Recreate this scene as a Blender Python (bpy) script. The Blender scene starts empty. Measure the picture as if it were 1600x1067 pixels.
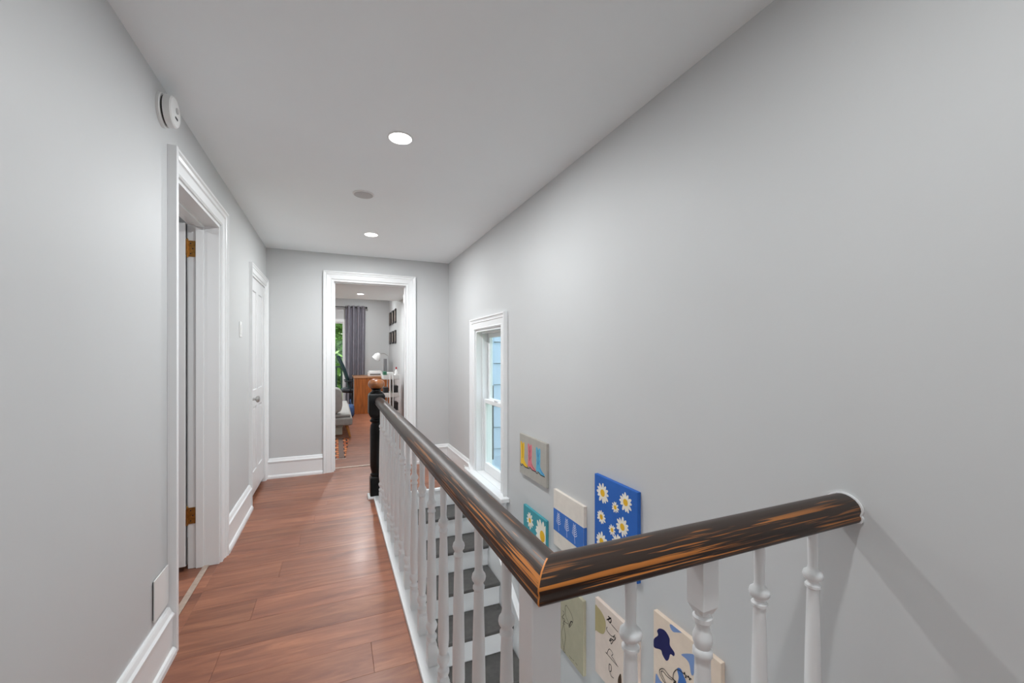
import bpy, bmesh, math, random
from mathutils import Vector, Matrix

random.seed(7)
SC = bpy.context.scene
COL = SC.collection
PI = math.pi

# ------------------------------------------------------------------ camera
FPX, HOR, CAMH = 650.0, 555.0, 1.25          # focal length in pixels, horizon row, eye height
YAW = math.atan(276.0 / 650.0)               # the camera looks this far right of the hall axis (+Y)
SN, CS = math.sin(YAW), math.cos(YAW)
cam_data = bpy.data.cameras.new('camera')
cam_data.sensor_width = 36.0
cam_data.lens = FPX / 1600.0 * 36.0
cam_data.shift_y = (HOR - 533.5) / 1600.0
cam_data.clip_start = 0.02
cam = bpy.data.objects.new('camera', cam_data)
COL.objects.link(cam)
cam.location = (0, 0, CAMH)
cam.rotation_euler = (PI / 2, 0, -YAW)
SC.camera = cam

# ------------------------------------------------------------------ view, world, sun
SC.view_settings.view_transform = 'Standard'
SC.view_settings.look = 'None'
SC.view_settings.gamma = 1.0
SC.view_settings.use_curve_mapping = False
SC.view_settings.exposure = 0.0
SC.cycles.max_bounces = 16
SC.cycles.diffuse_bounces = 10
SC.cycles.sample_clamp_indirect = 6.0

POT_WATT = 18.0
world = bpy.data.worlds.new('world')
SC.world = world
world.use_nodes = True
bg = world.node_tree.nodes['Background']
bg.inputs[0].default_value = (0.80, 0.90, 1.0, 1)
bg.inputs[1].default_value = 2.2
sun_data = bpy.data.lights.new('sun', 'SUN')
sun_data.energy = 5.0
sun_data.angle = 0.02
sun_data.color = (1.0, 0.95, 0.86)
sun = bpy.data.objects.new('sun', sun_data)
COL.objects.link(sun)
sun.rotation_euler = Vector((0.75, 0.32, -1.0)).to_track_quat('-Z', 'Y').to_euler()

# ------------------------------------------------------------------ pixel -> point on a known plane
def ray(u, v):
    a = (u - 800.0) / FPX
    return (SN + a * CS, CS - a * SN, (HOR - v) / FPX)
def on_x(u, v, X):
    r = ray(u, v); t = X / r[0]
    return (X, t * r[1], CAMH + t * r[2])

# ------------------------------------------------------------------ materials
MATS = {}
def lin(r, g, b):
    f = lambda c: (c / 255.0 / 12.92) if c / 255.0 <= 0.04045 else ((c / 255.0 + 0.055) / 1.055) ** 2.4
    return (f(r), f(g), f(b), 1.0)
def mat(name, col, rough=0.5, metal=0.0, noise=0.0, nscale=8.0, bump=0.0, bscale=60.0, coat=0.0, spec=0.5, stretch=None):
    m = bpy.data.materials.new(name); m.use_nodes = True
    nt = m.node_tree; b = nt.nodes['Principled BSDF']
    b.inputs['Base Color'].default_value = col
    b.inputs['Roughness'].default_value = rough
    b.inputs['Metallic'].default_value = metal
    b.inputs['Coat Weight'].default_value = coat
    b.inputs['Specular IOR Level'].default_value = spec
    if noise or bump:
        tc = nt.nodes.new('ShaderNodeTexCoord')
        src = tc.outputs['Object']
        if stretch:
            mp = nt.nodes.new('ShaderNodeMapping'); mp.inputs['Scale'].default_value = stretch
            nt.links.new(src, mp.inputs['Vector']); src = mp.outputs['Vector']
    if noise:
        n = nt.nodes.new('ShaderNodeTexNoise'); n.inputs['Scale'].default_value = nscale
        n.inputs['Detail'].default_value = 5
        nt.links.new(src, n.inputs['Vector'])
        r = nt.nodes.new('ShaderNodeValToRGB')
        lo = [c * (1 - noise) for c in col[:3]] + [1]; hi = [min(1, c * (1 + noise)) for c in col[:3]] + [1]
        r.color_ramp.elements[0].position = 0.3; r.color_ramp.elements[0].color = lo
        r.color_ramp.elements[1].position = 0.7; r.color_ramp.elements[1].color = hi
        nt.links.new(n.outputs['Fac'], r.inputs[0]); nt.links.new(r.outputs[0], b.inputs['Base Color'])
    if bump:
        n2 = nt.nodes.new('ShaderNodeTexNoise'); n2.inputs['Scale'].default_value = bscale
        nt.links.new(src, n2.inputs['Vector'])
        bp = nt.nodes.new('ShaderNodeBump'); bp.inputs['Strength'].default_value = bump
        bp.inputs['Distance'].default_value = 0.004
        nt.links.new(n2.outputs['Fac'], bp.inputs['Height']); nt.links.new(bp.outputs[0], b.inputs['Normal'])
    MATS[name] = m
    return m
def emis(name, col, strength):
    m = bpy.data.materials.new(name); m.use_nodes = True
    b = m.node_tree.nodes['Principled BSDF']
    b.inputs['Base Color'].default_value = (0.9, 0.9, 0.9, 1)
    b.inputs['Emission Color'].default_value = col
    b.inputs['Emission Strength'].default_value = strength
    MATS[name] = m
    return m

mat('wall_paint', (0.585, 0.592, 0.594, 1), 0.55, noise=0.012, nscale=2.0, bump=0.05, bscale=45)
mat('ceiling_paint', (0.89, 0.93, 0.945, 1), 0.7, noise=0.01, nscale=2.0)
mat('trim_white', (0.85, 0.86, 0.865, 1), 0.35)
mat('door_white', (0.78, 0.785, 0.79, 1), 0.35, noise=0.02, nscale=5)
mat('baluster_white', (0.83, 0.84, 0.845, 1), 0.38)
mat('plastic_white', (0.80, 0.80, 0.79, 1), 0.35)
mat('cover_grey', (0.55, 0.55, 0.55, 1), 0.6)
mat('slot_dark', (0.03, 0.03, 0.03, 1), 0.6)
mat('brass', (0.42, 0.22, 0.06, 1), 0.32, metal=0.85, noise=0.3, nscale=60)
mat('steel', (0.55, 0.55, 0.54, 1), 0.3, metal=0.9)
mat('tread_grey', lin(84, 82, 80), 0.42, noise=0.18, nscale=25)
mat('newel_black', (0.004, 0.0035, 0.0035, 1), 0.3, noise=0.3, nscale=20, spec=0.25)
mat('newel_cap', lin(140, 84, 44), 0.3, noise=0.5, nscale=18, coat=0.4)
mat('threshold', lin(190, 170, 155), 0.4, metal=0.3, noise=0.15, nscale=30)
mat('curtain_grey', lin(140, 137, 146), 0.85)
mat('rod_dark', (0.03, 0.03, 0.03, 1), 0.4, metal=0.6)
mat('sofa_grey', lin(158, 156, 152), 0.9, noise=0.05, nscale=30, bump=0.2, bscale=200)
mat('pillow_grey', lin(168, 166, 163), 0.9, noise=0.06, nscale=20, bump=0.2, bscale=120)
mat('oak', lin(178, 120, 60), 0.45, noise=0.2, nscale=10, stretch=(6, 6, 1))
mat('desk_wood', lin(150, 82, 30), 0.42, noise=0.35, nscale=5, stretch=(7, 7, 0.8))
mat('desk_top', lin(170, 118, 80), 0.35, noise=0.2, nscale=5, stretch=(1, 8, 8))
mat('chair_teal', (0.006, 0.028, 0.034, 1), 0.5, noise=0.2, nscale=20)
mat('chair_black', (0.015, 0.015, 0.018, 1), 0.5)
mat('bag_blue', lin(60, 86, 128), 0.85, noise=0.3, nscale=25)
mat('bin_white', lin(214, 222, 210), 0.4)
mat('lamp_white', (0.85, 0.85, 0.84, 1), 0.4)
mat('monitor_grey', lin(120, 122, 126), 0.4)
mat('frame_black', (0.012, 0.010, 0.010, 1), 0.4)
mat('picture_grey', lin(175, 160, 150), 0.5, noise=0.35, nscale=25)
mat('green_box', lin(60, 120, 95), 0.5)
mat('red_cap', lin(170, 40, 50), 0.4)
mat('dark_box', (0.02, 0.02, 0.022, 1), 0.5)
mat('siding', lin(196, 216, 240), 0.55, noise=0.04, nscale=3)
mat('teal_board', lin(50, 100, 112), 0.5, noise=0.1, nscale=6)
mat('exterior', lin(110, 125, 140), 0.7)
mat('deck', lin(120, 110, 100), 0.7, noise=0.2, nscale=5)
mat('deck_green', (0.012, 0.03, 0.025, 1), 0.5)
mat('bark', lin(70, 58, 46), 0.9, noise=0.4, nscale=12)
mat('grass', lin(86, 120, 50), 0.9, noise=0.35, nscale=3)
mat('leaf_a', lin(122, 160, 74), 0.5, noise=0.5, nscale=3.0)
mat('leaf_b', lin(172, 192, 104), 0.5, noise=0.5, nscale=3.0)
mat('leaf_c', lin(60, 130, 60), 0.5, noise=0.5, nscale=3.0)
emis('pot_glow', (1.0, 0.98, 0.95, 1), 6.0)
# paints of the canvases
for n, c in dict(paint_stone=(172, 168, 160), paint_yellow=(236, 190, 48), paint_pink=(222, 120, 132), paint_boot_brown=(150, 105, 98),
                 paint_sky=(96, 176, 206), paint_black=(22, 22, 26), paint_teal=(66, 152, 164), paint_petal=(240, 234, 220),
                 paint_gold=(232, 182, 36), paint_cream=(226, 218, 208), paint_blue=(58, 112, 192), paint_sprig=(220, 224, 242),
                 paint_daisyblue=(38, 98, 182), paint_olive=(176, 170, 146), paint_khaki=(178, 164, 120), paint_blush=(222, 206, 194),
                 paint_peach=(226, 208, 190), paint_navy=(20, 22, 84), paint_periwinkle=(122, 148, 196), paint_cornflower=(62, 108, 176),
                 paint_ink=(36, 30, 28), paint_umber=(70, 46, 26)).items():
    mat(n, lin(*c), 0.75, noise=0.04, nscale=25, bump=0.15, bscale=500)

def glass():
    m = bpy.data.materials.new('glass'); m.use_nodes = True; nt = m.node_tree
    for n in list(nt.nodes): nt.nodes.remove(n)
    out = nt.nodes.new('ShaderNodeOutputMaterial'); mix = nt.nodes.new('ShaderNodeMixShader')
    tr = nt.nodes.new('ShaderNodeBsdfTransparent'); gl = nt.nodes.new('ShaderNodeBsdfGlossy'); lw = nt.nodes.new('ShaderNodeLayerWeight')
    tr.inputs[0].default_value = (0.95, 0.98, 0.98, 1); gl.inputs['Roughness'].default_value = 0.02; lw.inputs[0].default_value = 0.5
    p5 = nt.nodes.new('ShaderNodeMath'); p5.operation = 'POWER'; p5.inputs[1].default_value = 5.0; nt.links.new(lw.outputs['Facing'], p5.inputs[0])
    fr = nt.nodes.new('ShaderNodeMath'); fr.operation = 'MULTIPLY_ADD'; fr.inputs[1].default_value = 0.9; fr.inputs[2].default_value = 0.03; nt.links.new(p5.outputs[0], fr.inputs[0])
    nt.links.new(fr.outputs[0], mix.inputs[0]); nt.links.new(tr.outputs[0], mix.inputs[1]); nt.links.new(gl.outputs[0], mix.inputs[2])
    nt.links.new(mix.outputs[0], out.inputs[0]); MATS['glass'] = m
glass()

def N(nt, t, **kw):
    n = nt.nodes.new(t)
    for k, v in kw.items(): setattr(n, k, v)
    return n
def math_node(nt, op, a, b=None, c=None, clamp=False):
    n = nt.nodes.new('ShaderNodeMath'); n.operation = op; n.use_clamp = clamp
    for i, x in enumerate((a, b, c)):
        if x is None: continue
        if hasattr(x, 'is_output'): nt.links.new(x, n.inputs[i])
        else: n.inputs[i].default_value = x
    return n.outputs[0]
def mix_col(nt, fac, a, b):
    n = nt.nodes.new('ShaderNodeMix'); n.data_type = 'RGBA'
    if hasattr(fac, 'is_output'): nt.links.new(fac, n.inputs[0])
    else: n.inputs[0].default_value = fac
    for x, i in ((a, 6), (b, 7)):
        if hasattr(x, 'is_output'): nt.links.new(x, n.inputs[i])
        else: n.inputs[i].default_value = x
    return n.outputs[2]

def plank_mat(name, brick):
    """reddish brown laminate: tone per plank, grain along X"""
    m = bpy.data.materials.new(name); m.use_nodes = True; nt = m.node_tree; b = nt.nodes['Principled BSDF']
    tc = N(nt, 'ShaderNodeTexCoord'); L = nt.links
    if brick:
        mp = N(nt, 'ShaderNodeMapping'); L.new(tc.outputs['Object'], mp.inputs['Vector'])
        br = N(nt, 'ShaderNodeTexBrick'); br.inputs['Scale'].default_value = 1.0
        br.inputs['Brick Width'].default_value = 1.25; br.inputs['Row Height'].default_value = 0.19
        br.inputs['Mortar Size'].default_value = 0.0015; br.inputs['Color1'].default_value = (0, 0, 0, 1)
        br.inputs['Color2'].default_value = (1, 1, 1, 1); br.inputs['Mortar'].default_value = (0.0, 0.0, 0.0, 1)
        L.new(mp.outputs[0], br.inputs['Vector']); rnd = br.outputs['Color']
    else:
        rnd = N(nt, 'ShaderNodeObjectInfo').outputs['Random']
    off = N(nt, 'ShaderNodeCombineXYZ'); L.new(math_node(nt, 'MULTIPLY', rnd, 37.0), off.inputs[2])
    va = N(nt, 'ShaderNodeVectorMath'); va.operation = 'ADD'; L.new(tc.outputs['Object'], va.inputs[0]); L.new(off.outputs[0], va.inputs[1])
    mp2 = N(nt, 'ShaderNodeMapping'); mp2.inputs['Scale'].default_value = (1.5, 11.0, 1.0); L.new(va.outputs[0], mp2.inputs['Vector'])
    n1 = N(nt, 'ShaderNodeTexNoise'); n1.inputs['Scale'].default_value = 1.5; n1.inputs['Detail'].default_value = 7; n1.inputs['Roughness'].default_value = 0.62
    n1.inputs['Distortion'].default_value = 0.7
    L.new(mp2.outputs[0], n1.inputs['Vector'])
    rp = N(nt, 'ShaderNodeValToRGB'); cr = rp.color_ramp
    cr.elements[0].position = 0.20; cr.elements[0].color = lin(104, 62, 48)
    cr.elements[1].position = 0.84; cr.elements[1].color = lin(186, 124, 88)
    e = cr.elements.new(0.5); e.color = lin(144, 90, 66)
    L.new(n1.outputs['Fac'], rp.inputs[0])
    tone = N(nt, 'ShaderNodeMapRange'); tone.inputs['To Min'].default_value = 0.84; tone.inputs['To Max'].default_value = 1.16
    L.new(rnd, tone.inputs[0])
    hsv = N(nt, 'ShaderNodeHueSaturation'); hsv.inputs['Saturation'].default_value = 0.97
    L.new(tone.outputs[0], hsv.inputs['Value']); L.new(rp.outputs[0], hsv.inputs['Color'])
    L.new(hsv.outputs[0], b.inputs['Base Color'])
    n2 = N(nt, 'ShaderNodeTexNoise'); n2.inputs['Scale'].default_value = 9.0; L.new(tc.outputs['Object'], n2.inputs['Vector'])
    rr = N(nt, 'ShaderNodeMapRange'); rr.inputs['To Min'].default_value = 0.30; rr.inputs['To Max'].default_value = 0.46
    L.new(n2.outputs['Fac'], rr.inputs[0]); L.new(rr.outputs[0], b.inputs['Roughness'])
    b.inputs['Specular IOR Level'].default_value = 0.45
    b.inputs['Coat Weight'].default_value = 0.08; b.inputs['Coat Roughness'].default_value = 0.2
    bp = N(nt, 'ShaderNodeBump'); bp.inputs['Strength'].default_value = 0.06; bp.inputs['Distance'].default_value = 0.002
    L.new(n1.outputs['Fac'], bp.inputs['Height']); L.new(bp.outputs[0], b.inputs['Normal'])
    MATS[name] = m
plank_mat('plank', False); plank_mat('plank_far', True)

def rail_mat():
    """near-black stain worn through to orange wood in streaks along the rail (local X), and at the mitre"""
    m = bpy.data.materials.new('rail_wood'); m.use_nodes = True; nt = m.node_tree; L = nt.links; b = nt.nodes['Principled BSDF']
    tc = N(nt, 'ShaderNodeTexCoord'); sep = N(nt, 'ShaderNodeSeparateXYZ'); L.new(tc.outputs['Object'], sep.inputs[0])
    x, y, z = sep.outputs
    ay = math_node(nt, 'ABSOLUTE', y)
    def streak(sx, sc, lo, hi, seed):
        mp = N(nt, 'ShaderNodeMapping'); mp.inputs['Scale'].default_value = (sx, sc, sc); mp.inputs['Location'].default_value = (seed, seed, 0)
        L.new(tc.outputs['Object'], mp.inputs['Vector'])
        n = N(nt, 'ShaderNodeTexNoise'); n.inputs['Scale'].default_value = 1.0; n.inputs['Detail'].default_value = 2.5; n.inputs['Roughness'].default_value = 0.55
        L.new(mp.outputs[0], n.inputs['Vector'])
        r = N(nt, 'ShaderNodeMapRange'); r.inputs['From Min'].default_value = lo; r.inputs['From Max'].default_value = hi
        L.new(n.outputs['Fac'], r.inputs[0]); return r.outputs[0]
    s1 = streak(1.7, 105.0, 0.56, 0.58, 3.1)
    s2 = streak(5.0, 260.0, 0.58, 0.64, 11.7)
    # worn band on the flanks where hands and shoulders rub; the crown keeps more stain
    band = N(nt, 'ShaderNodeMapRange'); band.inputs['From Min'].default_value = 0.017; band.inputs['From Max'].default_value = 0.034
    L.new(ay, band.inputs[0])
    zl = N(nt, 'ShaderNodeMapRange'); zl.inputs['From Min'].default_value = 0.008; zl.inputs['From Max'].default_value = 0.016
    L.new(z, zl.inputs[0])
    near = N(nt, 'ShaderNodeMapRange'); near.inputs['From Min'].default_value = 1.5; near.inputs['From Max'].default_value = 0.35
    L.new(x, near.inputs[0])
    w = math_node(nt, 'MULTIPLY', math_node(nt, 'MULTIPLY', band.outputs[0], zl.outputs[0]), near.outputs[0])
    f = math_node(nt, 'MULTIPLY', math_node(nt, 'MAXIMUM', s1, math_node(nt, 'MULTIPLY', s2, 0.7)), w, clamp=True)
    crown = math_node(nt, 'MULTIPLY', streak(5.0, 120.0, 0.66, 0.72, 5.5), 0.45)
    mi = math_node(nt, 'ABSOLUTE', math_node(nt, 'SUBTRACT', math_node(nt, 'ABSOLUTE', x), ay))
    mi = math_node(nt, 'LESS_THAN', mi, 0.0022)
    mi = math_node(nt, 'MULTIPLY', mi, math_node(nt, 'LESS_THAN', x, 0.002))
    mi = math_node(nt, 'MULTIPLY', mi, math_node(nt, 'GREATER_THAN', ay, 0.004))
    fac = math_node(nt, 'MAXIMUM', math_node(nt, 'MAXIMUM', f, mi), crown, clamp=True)
    n3 = N(nt, 'ShaderNodeTexNoise'); n3.inputs['Scale'].default_value = 25; mp = N(nt, 'ShaderNodeMapping'); mp.inputs['Scale'].default_value = (0.25, 4, 4)
    L.new(tc.outputs['Object'], mp.inputs['Vector']); L.new(mp.outputs[0], n3.inputs['Vector'])
    dark = mix_col(nt, n3.outputs['Fac'], lin(26, 17, 12), lin(62, 44, 34))
    org = mix_col(nt, n3.outputs['Fac'], lin(172, 98, 38), lin(232, 150, 72))
    L.new(mix_col(nt, fac, dark, org), b.inputs['Base Color'])
    b.inputs['Roughness'].default_value = 0.42; b.inputs['Specular IOR Level'].default_value = 0.5
    bp = N(nt, 'ShaderNodeBump'); bp.inputs['Strength'].default_value = 0.35; bp.inputs['Distance'].default_value = 0.001
    bp.invert = True
    L.new(fac, bp.inputs['Height']); L.new(bp.outputs[0], b.inputs['Normal'])
    MATS['rail_wood'] = m
rail_mat()

def rug_mat():
    m = bpy.data.materials.new('rug'); m.use_nodes = True; nt = m.node_tree; L = nt.links; b = nt.nodes['Principled BSDF']
    tc = N(nt, 'ShaderNodeTexCoord'); mp = N(nt, 'ShaderNodeMapping'); mp.inputs['Scale'].default_value = (1, 1, 1); L.new(tc.outputs['Object'], mp.inputs['Vector'])
    br = N(nt, 'ShaderNodeTexBrick'); br.inputs['Scale'].default_value = 1.0; br.inputs['Brick Width'].default_value = 0.10; br.inputs['Row Height'].default_value = 0.12
    br.inputs['Mortar Size'].default_value = 0.012; br.inputs['Color1'].default_value = lin(226, 150, 96); br.inputs['Color2'].default_value = lin(170, 84, 44); br.inputs['Mortar'].default_value = lin(34, 22, 20)
    L.new(mp.outputs[0], br.inputs['Vector'])
    wv = N(nt, 'ShaderNodeTexWave'); wv.inputs['Scale'].default_value = 2.2; wv.bands_direction = 'X'; L.new(mp.outputs[0], wv.inputs['Vector'])
    g = N(nt, 'ShaderNodeMath'); g.operation = 'GREATER_THAN'; g.inputs[1].default_value = 0.62; L.new(wv.outputs['Fac'], g.inputs[0])
    L.new(mix_col(nt, g.outputs[0], br.outputs['Color'], lin(120, 100, 92)), b.inputs['Base Color'])
    b.inputs['Roughness'].default_value = 0.95; MATS['rug'] = m
rug_mat()

# ------------------------------------------------------------------ mesh builder
class MB:
    def __init__(s): s.v = []; s.f = []
    def add(s, vs, fs):
        o = len(s.v); s.v += [tuple(p) for p in vs]; s.f += [tuple(i + o for i in q) for q in fs]; return s
    def box(s, x0, x1, y0, y1, z0, z1):
        return s.add([(x0, y0, z0), (x1, y0, z0), (x1, y1, z0), (x0, y1, z0), (x0, y0, z1), (x1, y0, z1), (x1, y1, z1), (x0, y1, z1)],
                     [(0, 3, 2, 1), (4, 5, 6, 7), (0, 1, 5, 4), (1, 2, 6, 5), (2, 3, 7, 6), (3, 0, 4, 7)])
    def lathe(s, prof, c=(0, 0, 0), n=16, axis='z', square=None):
        vs = []; k = len(prof)
        for r, h in prof:
            for i in range(n):
                a = 2 * PI * i / n + PI / n
                p, q = r * math.cos(a), r * math.sin(a)
                if axis == 'z': vs.append((c[0] + p, c[1] + q, c[2] + h))
                elif axis == 'x': vs.append((c[0] + h, c[1] + p, c[2] + q))
                else: vs.append((c[0] + p, c[1] + h, c[2] + q))
        fs = []
        for j in range(k - 1):
            for i in range(n):
                fs.append((j * n + i, j * n + (i + 1) % n, (j + 1) * n + (i + 1) % n, (j + 1) * n + i))
        fs.append(tuple(range(n - 1, -1, -1))); fs.append(tuple((k - 1) * n + i for i in range(n)))
        return s.add(vs, fs)
    def loft(s, rings, close=True):
        """rings: equal-length closed loops"""
        n = len(rings[0]); vs = [p for r in rings for p in r]; fs = []
        for j in range(len(rings) - 1):
            for i in range(n):
                fs.append((j * n + i, j * n + (i + 1) % n, (j + 1) * n + (i + 1) % n, (j + 1) * n + i))
        if close:
            fs.append(tuple(range(n - 1, -1, -1))); fs.append(tuple((len(rings) - 1) * n + i for i in range(n)))
        return s.add(vs, fs)
    def tube(s, pts, r, n=8, r2=None):
        rings = []; P = [Vector(p) for p in pts]
        for i, p in enumerate(P):
            d = (P[min(i + 1, len(P) - 1)] - P[max(i - 1, 0)]).normalized()
            up = Vector((0, 0, 1)) if abs(d.z) < 0.9 else Vector((1, 0, 0))
            a = d.cross(up).normalized(); b2 = d.cross(a).normalized()
            rr = r if r2 is None else r + (r2 - r) * i / (len(P) - 1)
            rings.append([tuple(p + a * (rr * math.cos(2 * PI * k / n)) + b2 * (rr * math.sin(2 * PI * k / n))) for k in range(n)])
        return s.loft(rings)
    def prism_yz(s, poly, x0, x1):
        """poly of (y, z); extruded from x0 to x1"""
        return s.loft([[(x0, y, z) for y, z in poly], [(x1, y, z) for y, z in poly]])
    def prism_xy(s, poly, z0, z1):
        return s.loft([[(x, y, z0) for x, y in poly], [(x, y, z1) for x, y in poly]])
    def prism_xz(s, poly, y0, y1):
        return s.loft([[(x, y0, z) for x, z in poly], [(x, y1, z) for x, z in poly]])
    def blob(s, c, r, e=0.5, nu=20, nv=12):
        """superellipsoid cushion; e small = boxier"""
        f = lambda w, m: math.copysign(abs(w) ** m, w)
        vs = []
        for j in range(1, nv):
            ph = -PI / 2 + PI * j / nv
            for i in range(nu):
                th = 2 * PI * i / nu
                vs.append((c[0] + r[0] * f(math.cos(ph), e) * f(math.cos(th), e), c[1] + r[1] * f(math.cos(ph), e) * f(math.sin(th), e), c[2] + r[2] * f(math.sin(ph), e)))
        fs = [(j * nu + i, j * nu + (i + 1) % nu, (j + 1) * nu + (i + 1) % nu, (j + 1) * nu + i) for j in range(nv - 2) for i in range(nu)]
        o = len(vs); vs += [(c[0], c[1], c[2] - r[2]), (c[0], c[1], c[2] + r[2])]
        fs += [(o, (i + 1) % nu, i) for i in range(nu)] + [(o + 1, (nv - 2) * nu + i, (nv - 2) * nu + (i + 1) % nu) for i in range(nu)]
        return s.add(vs, fs)
    def mesh(s, name, smooth=False, angle=35):
        me = bpy.data.meshes.new(name); me.from_pydata(s.v, [], s.f); me.update()
        bm = bmesh.new(); bm.from_mesh(me); bmesh.ops.recalc_face_normals(bm, faces=bm.faces); bm.to_mesh(me); bm.free()
        if smooth:
            for p in me.polygons: p.use_smooth = True
            me.set_sharp_from_angle(angle=math.radians(angle))
        return me
    def build(s, name, m, parent=None, smooth=False, bevel=0.0, angle=35, seg=2):
        o = bpy.data.objects.new(name, s.mesh(name, smooth, angle)); COL.objects.link(o)
        o.data.materials.append(MATS[m])
        if bevel:
            md = o.modifiers.new('bevel', 'BEVEL'); md.width = bevel; md.segments = seg; md.limit_method = 'ANGLE'; md.angle_limit = math.radians(40)
        if parent: attach(o, parent)
        return o

def wloc(o):
    p = Vector(o.location); q = o
    while q.parent: q = q.parent; p += Vector(q.location)
    return p
def attach(o, parent):
    """parent without moving (parents here are only translated)"""
    o.parent = parent
    o.location = Vector(o.location) - wloc(parent)
def tag(o, label, cat, group=None, kind=None):
    o['label'] = label; o['category'] = cat
    if group: o['group'] = group
    if kind: o['kind'] = kind
    return o
def thing(name, label, cat, loc=(0, 0, 0), group=None, kind=None):
    o = bpy.data.objects.new(name, None); COL.objects.link(o); o.location = loc; o.empty_display_size = 0.1
    return tag(o, label, cat, group, kind)
def struct(name, mb, m, label, cat, **kw):
    return tag(mb.build(name, m, None, **kw), label, cat, kind='structure')
def copy_tree(o, parent=None, dloc=(0, 0, 0)):
    c = o.copy(); COL.objects.link(c); c.parent = parent
    if parent is None: c.location = Vector(o.location) + Vector(dloc)
    for ch in o.children: copy_tree(ch, c)
    return c

# ------------------------------------------------------------------ dimensions (metres)
XL, XR = -0.645, 1.24         # hall side walls
YF, ZC = 4.85, 2.34           # far wall, ceiling
YB = -2.2                     # wall behind the camera
WL = 0.145
WT = 0.13                     # wall thickness
WX0, WX1 = 0.38, XR           # stairwell opening
WY0, WY1 = 0.60, 3.90
RISE, RUN = 0.181, 0.27
LOW = -14 * RISE              # lower floor level

# ================================================================== THE SETTING
# left wall with two door openings
D1A, D1B, D1H = 2.18, 3.00, 2.035
D2A, D2B, D2H = 4.00, 4.775, 1.94
w = MB()
for y0, y1, z0, z1 in ((YB, D1A, 0, ZC), (D1A, D1B, D1H, ZC), (D1B, D2A, 0, ZC), (D2A, D2B, D2H, ZC), (D2B, YF, 0, ZC)):
    w.box(XL - WL, XL, y0, y1, z0, z1)
struct('wall_left', w, 'wall_paint', 'pale grey painted left hall wall with two white doors', 'wall')
# right wall, going down into the stairwell, with the window opening
W1A, W1B, W1Z0, W1Z1 = 3.12, 3.81, 0.14, 1.49
w = MB()
for y0, y1, z0, z1 in ((YB, W1A, LOW, ZC), (W1B, YF + WT, LOW, ZC), (W1A, W1B, LOW, W1Z0), (W1A, W1B, W1Z1, ZC)):
    w.box(XR, XR + 0.16, y0, y1, z0, z1)
struct('wall_right', w, 'wall_paint', 'tall pale grey wall running down into the stairwell, hung with canvases', 'wall')
# far wall with the bedroom doorway
B0, B1, BH = -0.031, 0.762, 2.062
w = MB()
w.box(XL - WT, B0, YF, YF + WT, 0, ZC); w.box(B1, XR, YF, YF + WT, 0, ZC); w.box(B0, B1, YF, YF + WT, BH, ZC)
struct('wall_far', w, 'wall_paint', 'pale grey end wall around the bedroom doorway', 'wall')
w = MB()
w.box(XL - WT, 0.05, YB - WT, YB, LOW, ZC); w.box(0.85, XR + 0.16, YB - WT, YB, LOW, ZC); w.box(0.05, 0.85, YB - WT, YB, LOW, 0.85); w.box(0.05, 0.85, YB - WT, YB, 2.0, ZC)
struct('wall_rear', w, 'wall_paint', 'pale grey wall with a small added window closing the hall', 'wall')
struct('ceiling', MB().box(XL - WT, XR + 0.16, YB - WT, YF + WT, ZC, ZC + 0.15), 'ceiling_paint', 'flat white hall ceiling with recessed lights', 'ceiling')

# floor slab with the stairwell left open, planks on top
fl = MB()
fl.box(XL, WX0 - 0.08, YB, YF + WT, -0.25, -0.014)
fl.box(WX0 - 0.08, XR, WY1 + 0.022, YF + WT, -0.25, -0.014)
fl.box(WX0 - 0.08, XR, YB, WY0, -0.25, -0.014)
floor = struct('floor', fl, 'bark', 'glossy reddish brown laminate plank floor of the hall', 'floor')
PW = 0.19
def planks(x0, x1, ya, yb, phase):
    y = ya; k = 0
    while y < yb - 0.004:
        y1 = min(y + PW, yb)
        st = x0 - ((k * 0.47 + phase) % 1.0) * 1.25
        x = st
        while x < x1:
            a, b2 = max(x, x0), min(x + 1.25, x1)
            if x1 - b2 < 0.12: b2 = x1              # no slivers at the walls
            if a - x0 < 0.12: a = x0
            if b2 - a > 0.12:
                g = 0.0003
                MB().box(a + g, b2 - g, y + g, y1 - g, -0.014, 0.0).build('plank', 'plank', floor, bevel=0.0008, seg=1)
            x += 1.25
        y = y1; k += 1
KX0 = 0.305   # hall-side face of the white kerb under the balusters
planks(XL, XR, YB, WY0 - 0.02 + 0.0, 0.3)
planks(XL, KX0, WY0 - 0.02, WY1, 0.55)
planks(XL, XR, WY1, YF + 0.115, 0.1)

# bedroom beyond the doorway
YB2, BXL, BXR = 10.45, -3.0, 1.2
struct('floor_bedroom', MB().box(BXL, BXR, YF + WT, YB2 + 0.15, -0.2, 0.0), 'plank_far', 'brown laminate floor of the bedroom beyond the doorway', 'floor')
w = MB(); w.box(BXR, BXR + 0.12, YF + WT, YB2 + 0.12, 0, 2.75)
struct('wall_bedroom_right', w, 'wall_paint', 'pale bedroom wall hung with six small black frames', 'wall')
PD0, PD1, PDH = -1.75, 0.22, 2.09
w = MB(); w.box(BXL, PD0, YB2, YB2 + 0.12, 0, 2.75); w.box(PD1, BXR, YB2, YB2 + 0.12, 0, 2.75); w.box(PD0, PD1, YB2, YB2 + 0.12, PDH, 2.75)
struct('wall_bedroom_back', w, 'wall_paint', 'pale grey bedroom wall around the patio door, behind the desk', 'wall')
struct('wall_bedroom_left', MB().box(BXL - 0.12, BXL, YF, YB2 + 0.12, 0, 2.75), 'wall_paint', 'plain pale grey side wall of the bedroom', 'wall')
struct('wall_bedroom_front', MB().box(BXL, XL - WT, YF, YF + WT, 0, 2.75), 'wall_paint', 'plain pale grey bedroom wall beside the doorway', 'wall')
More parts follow.
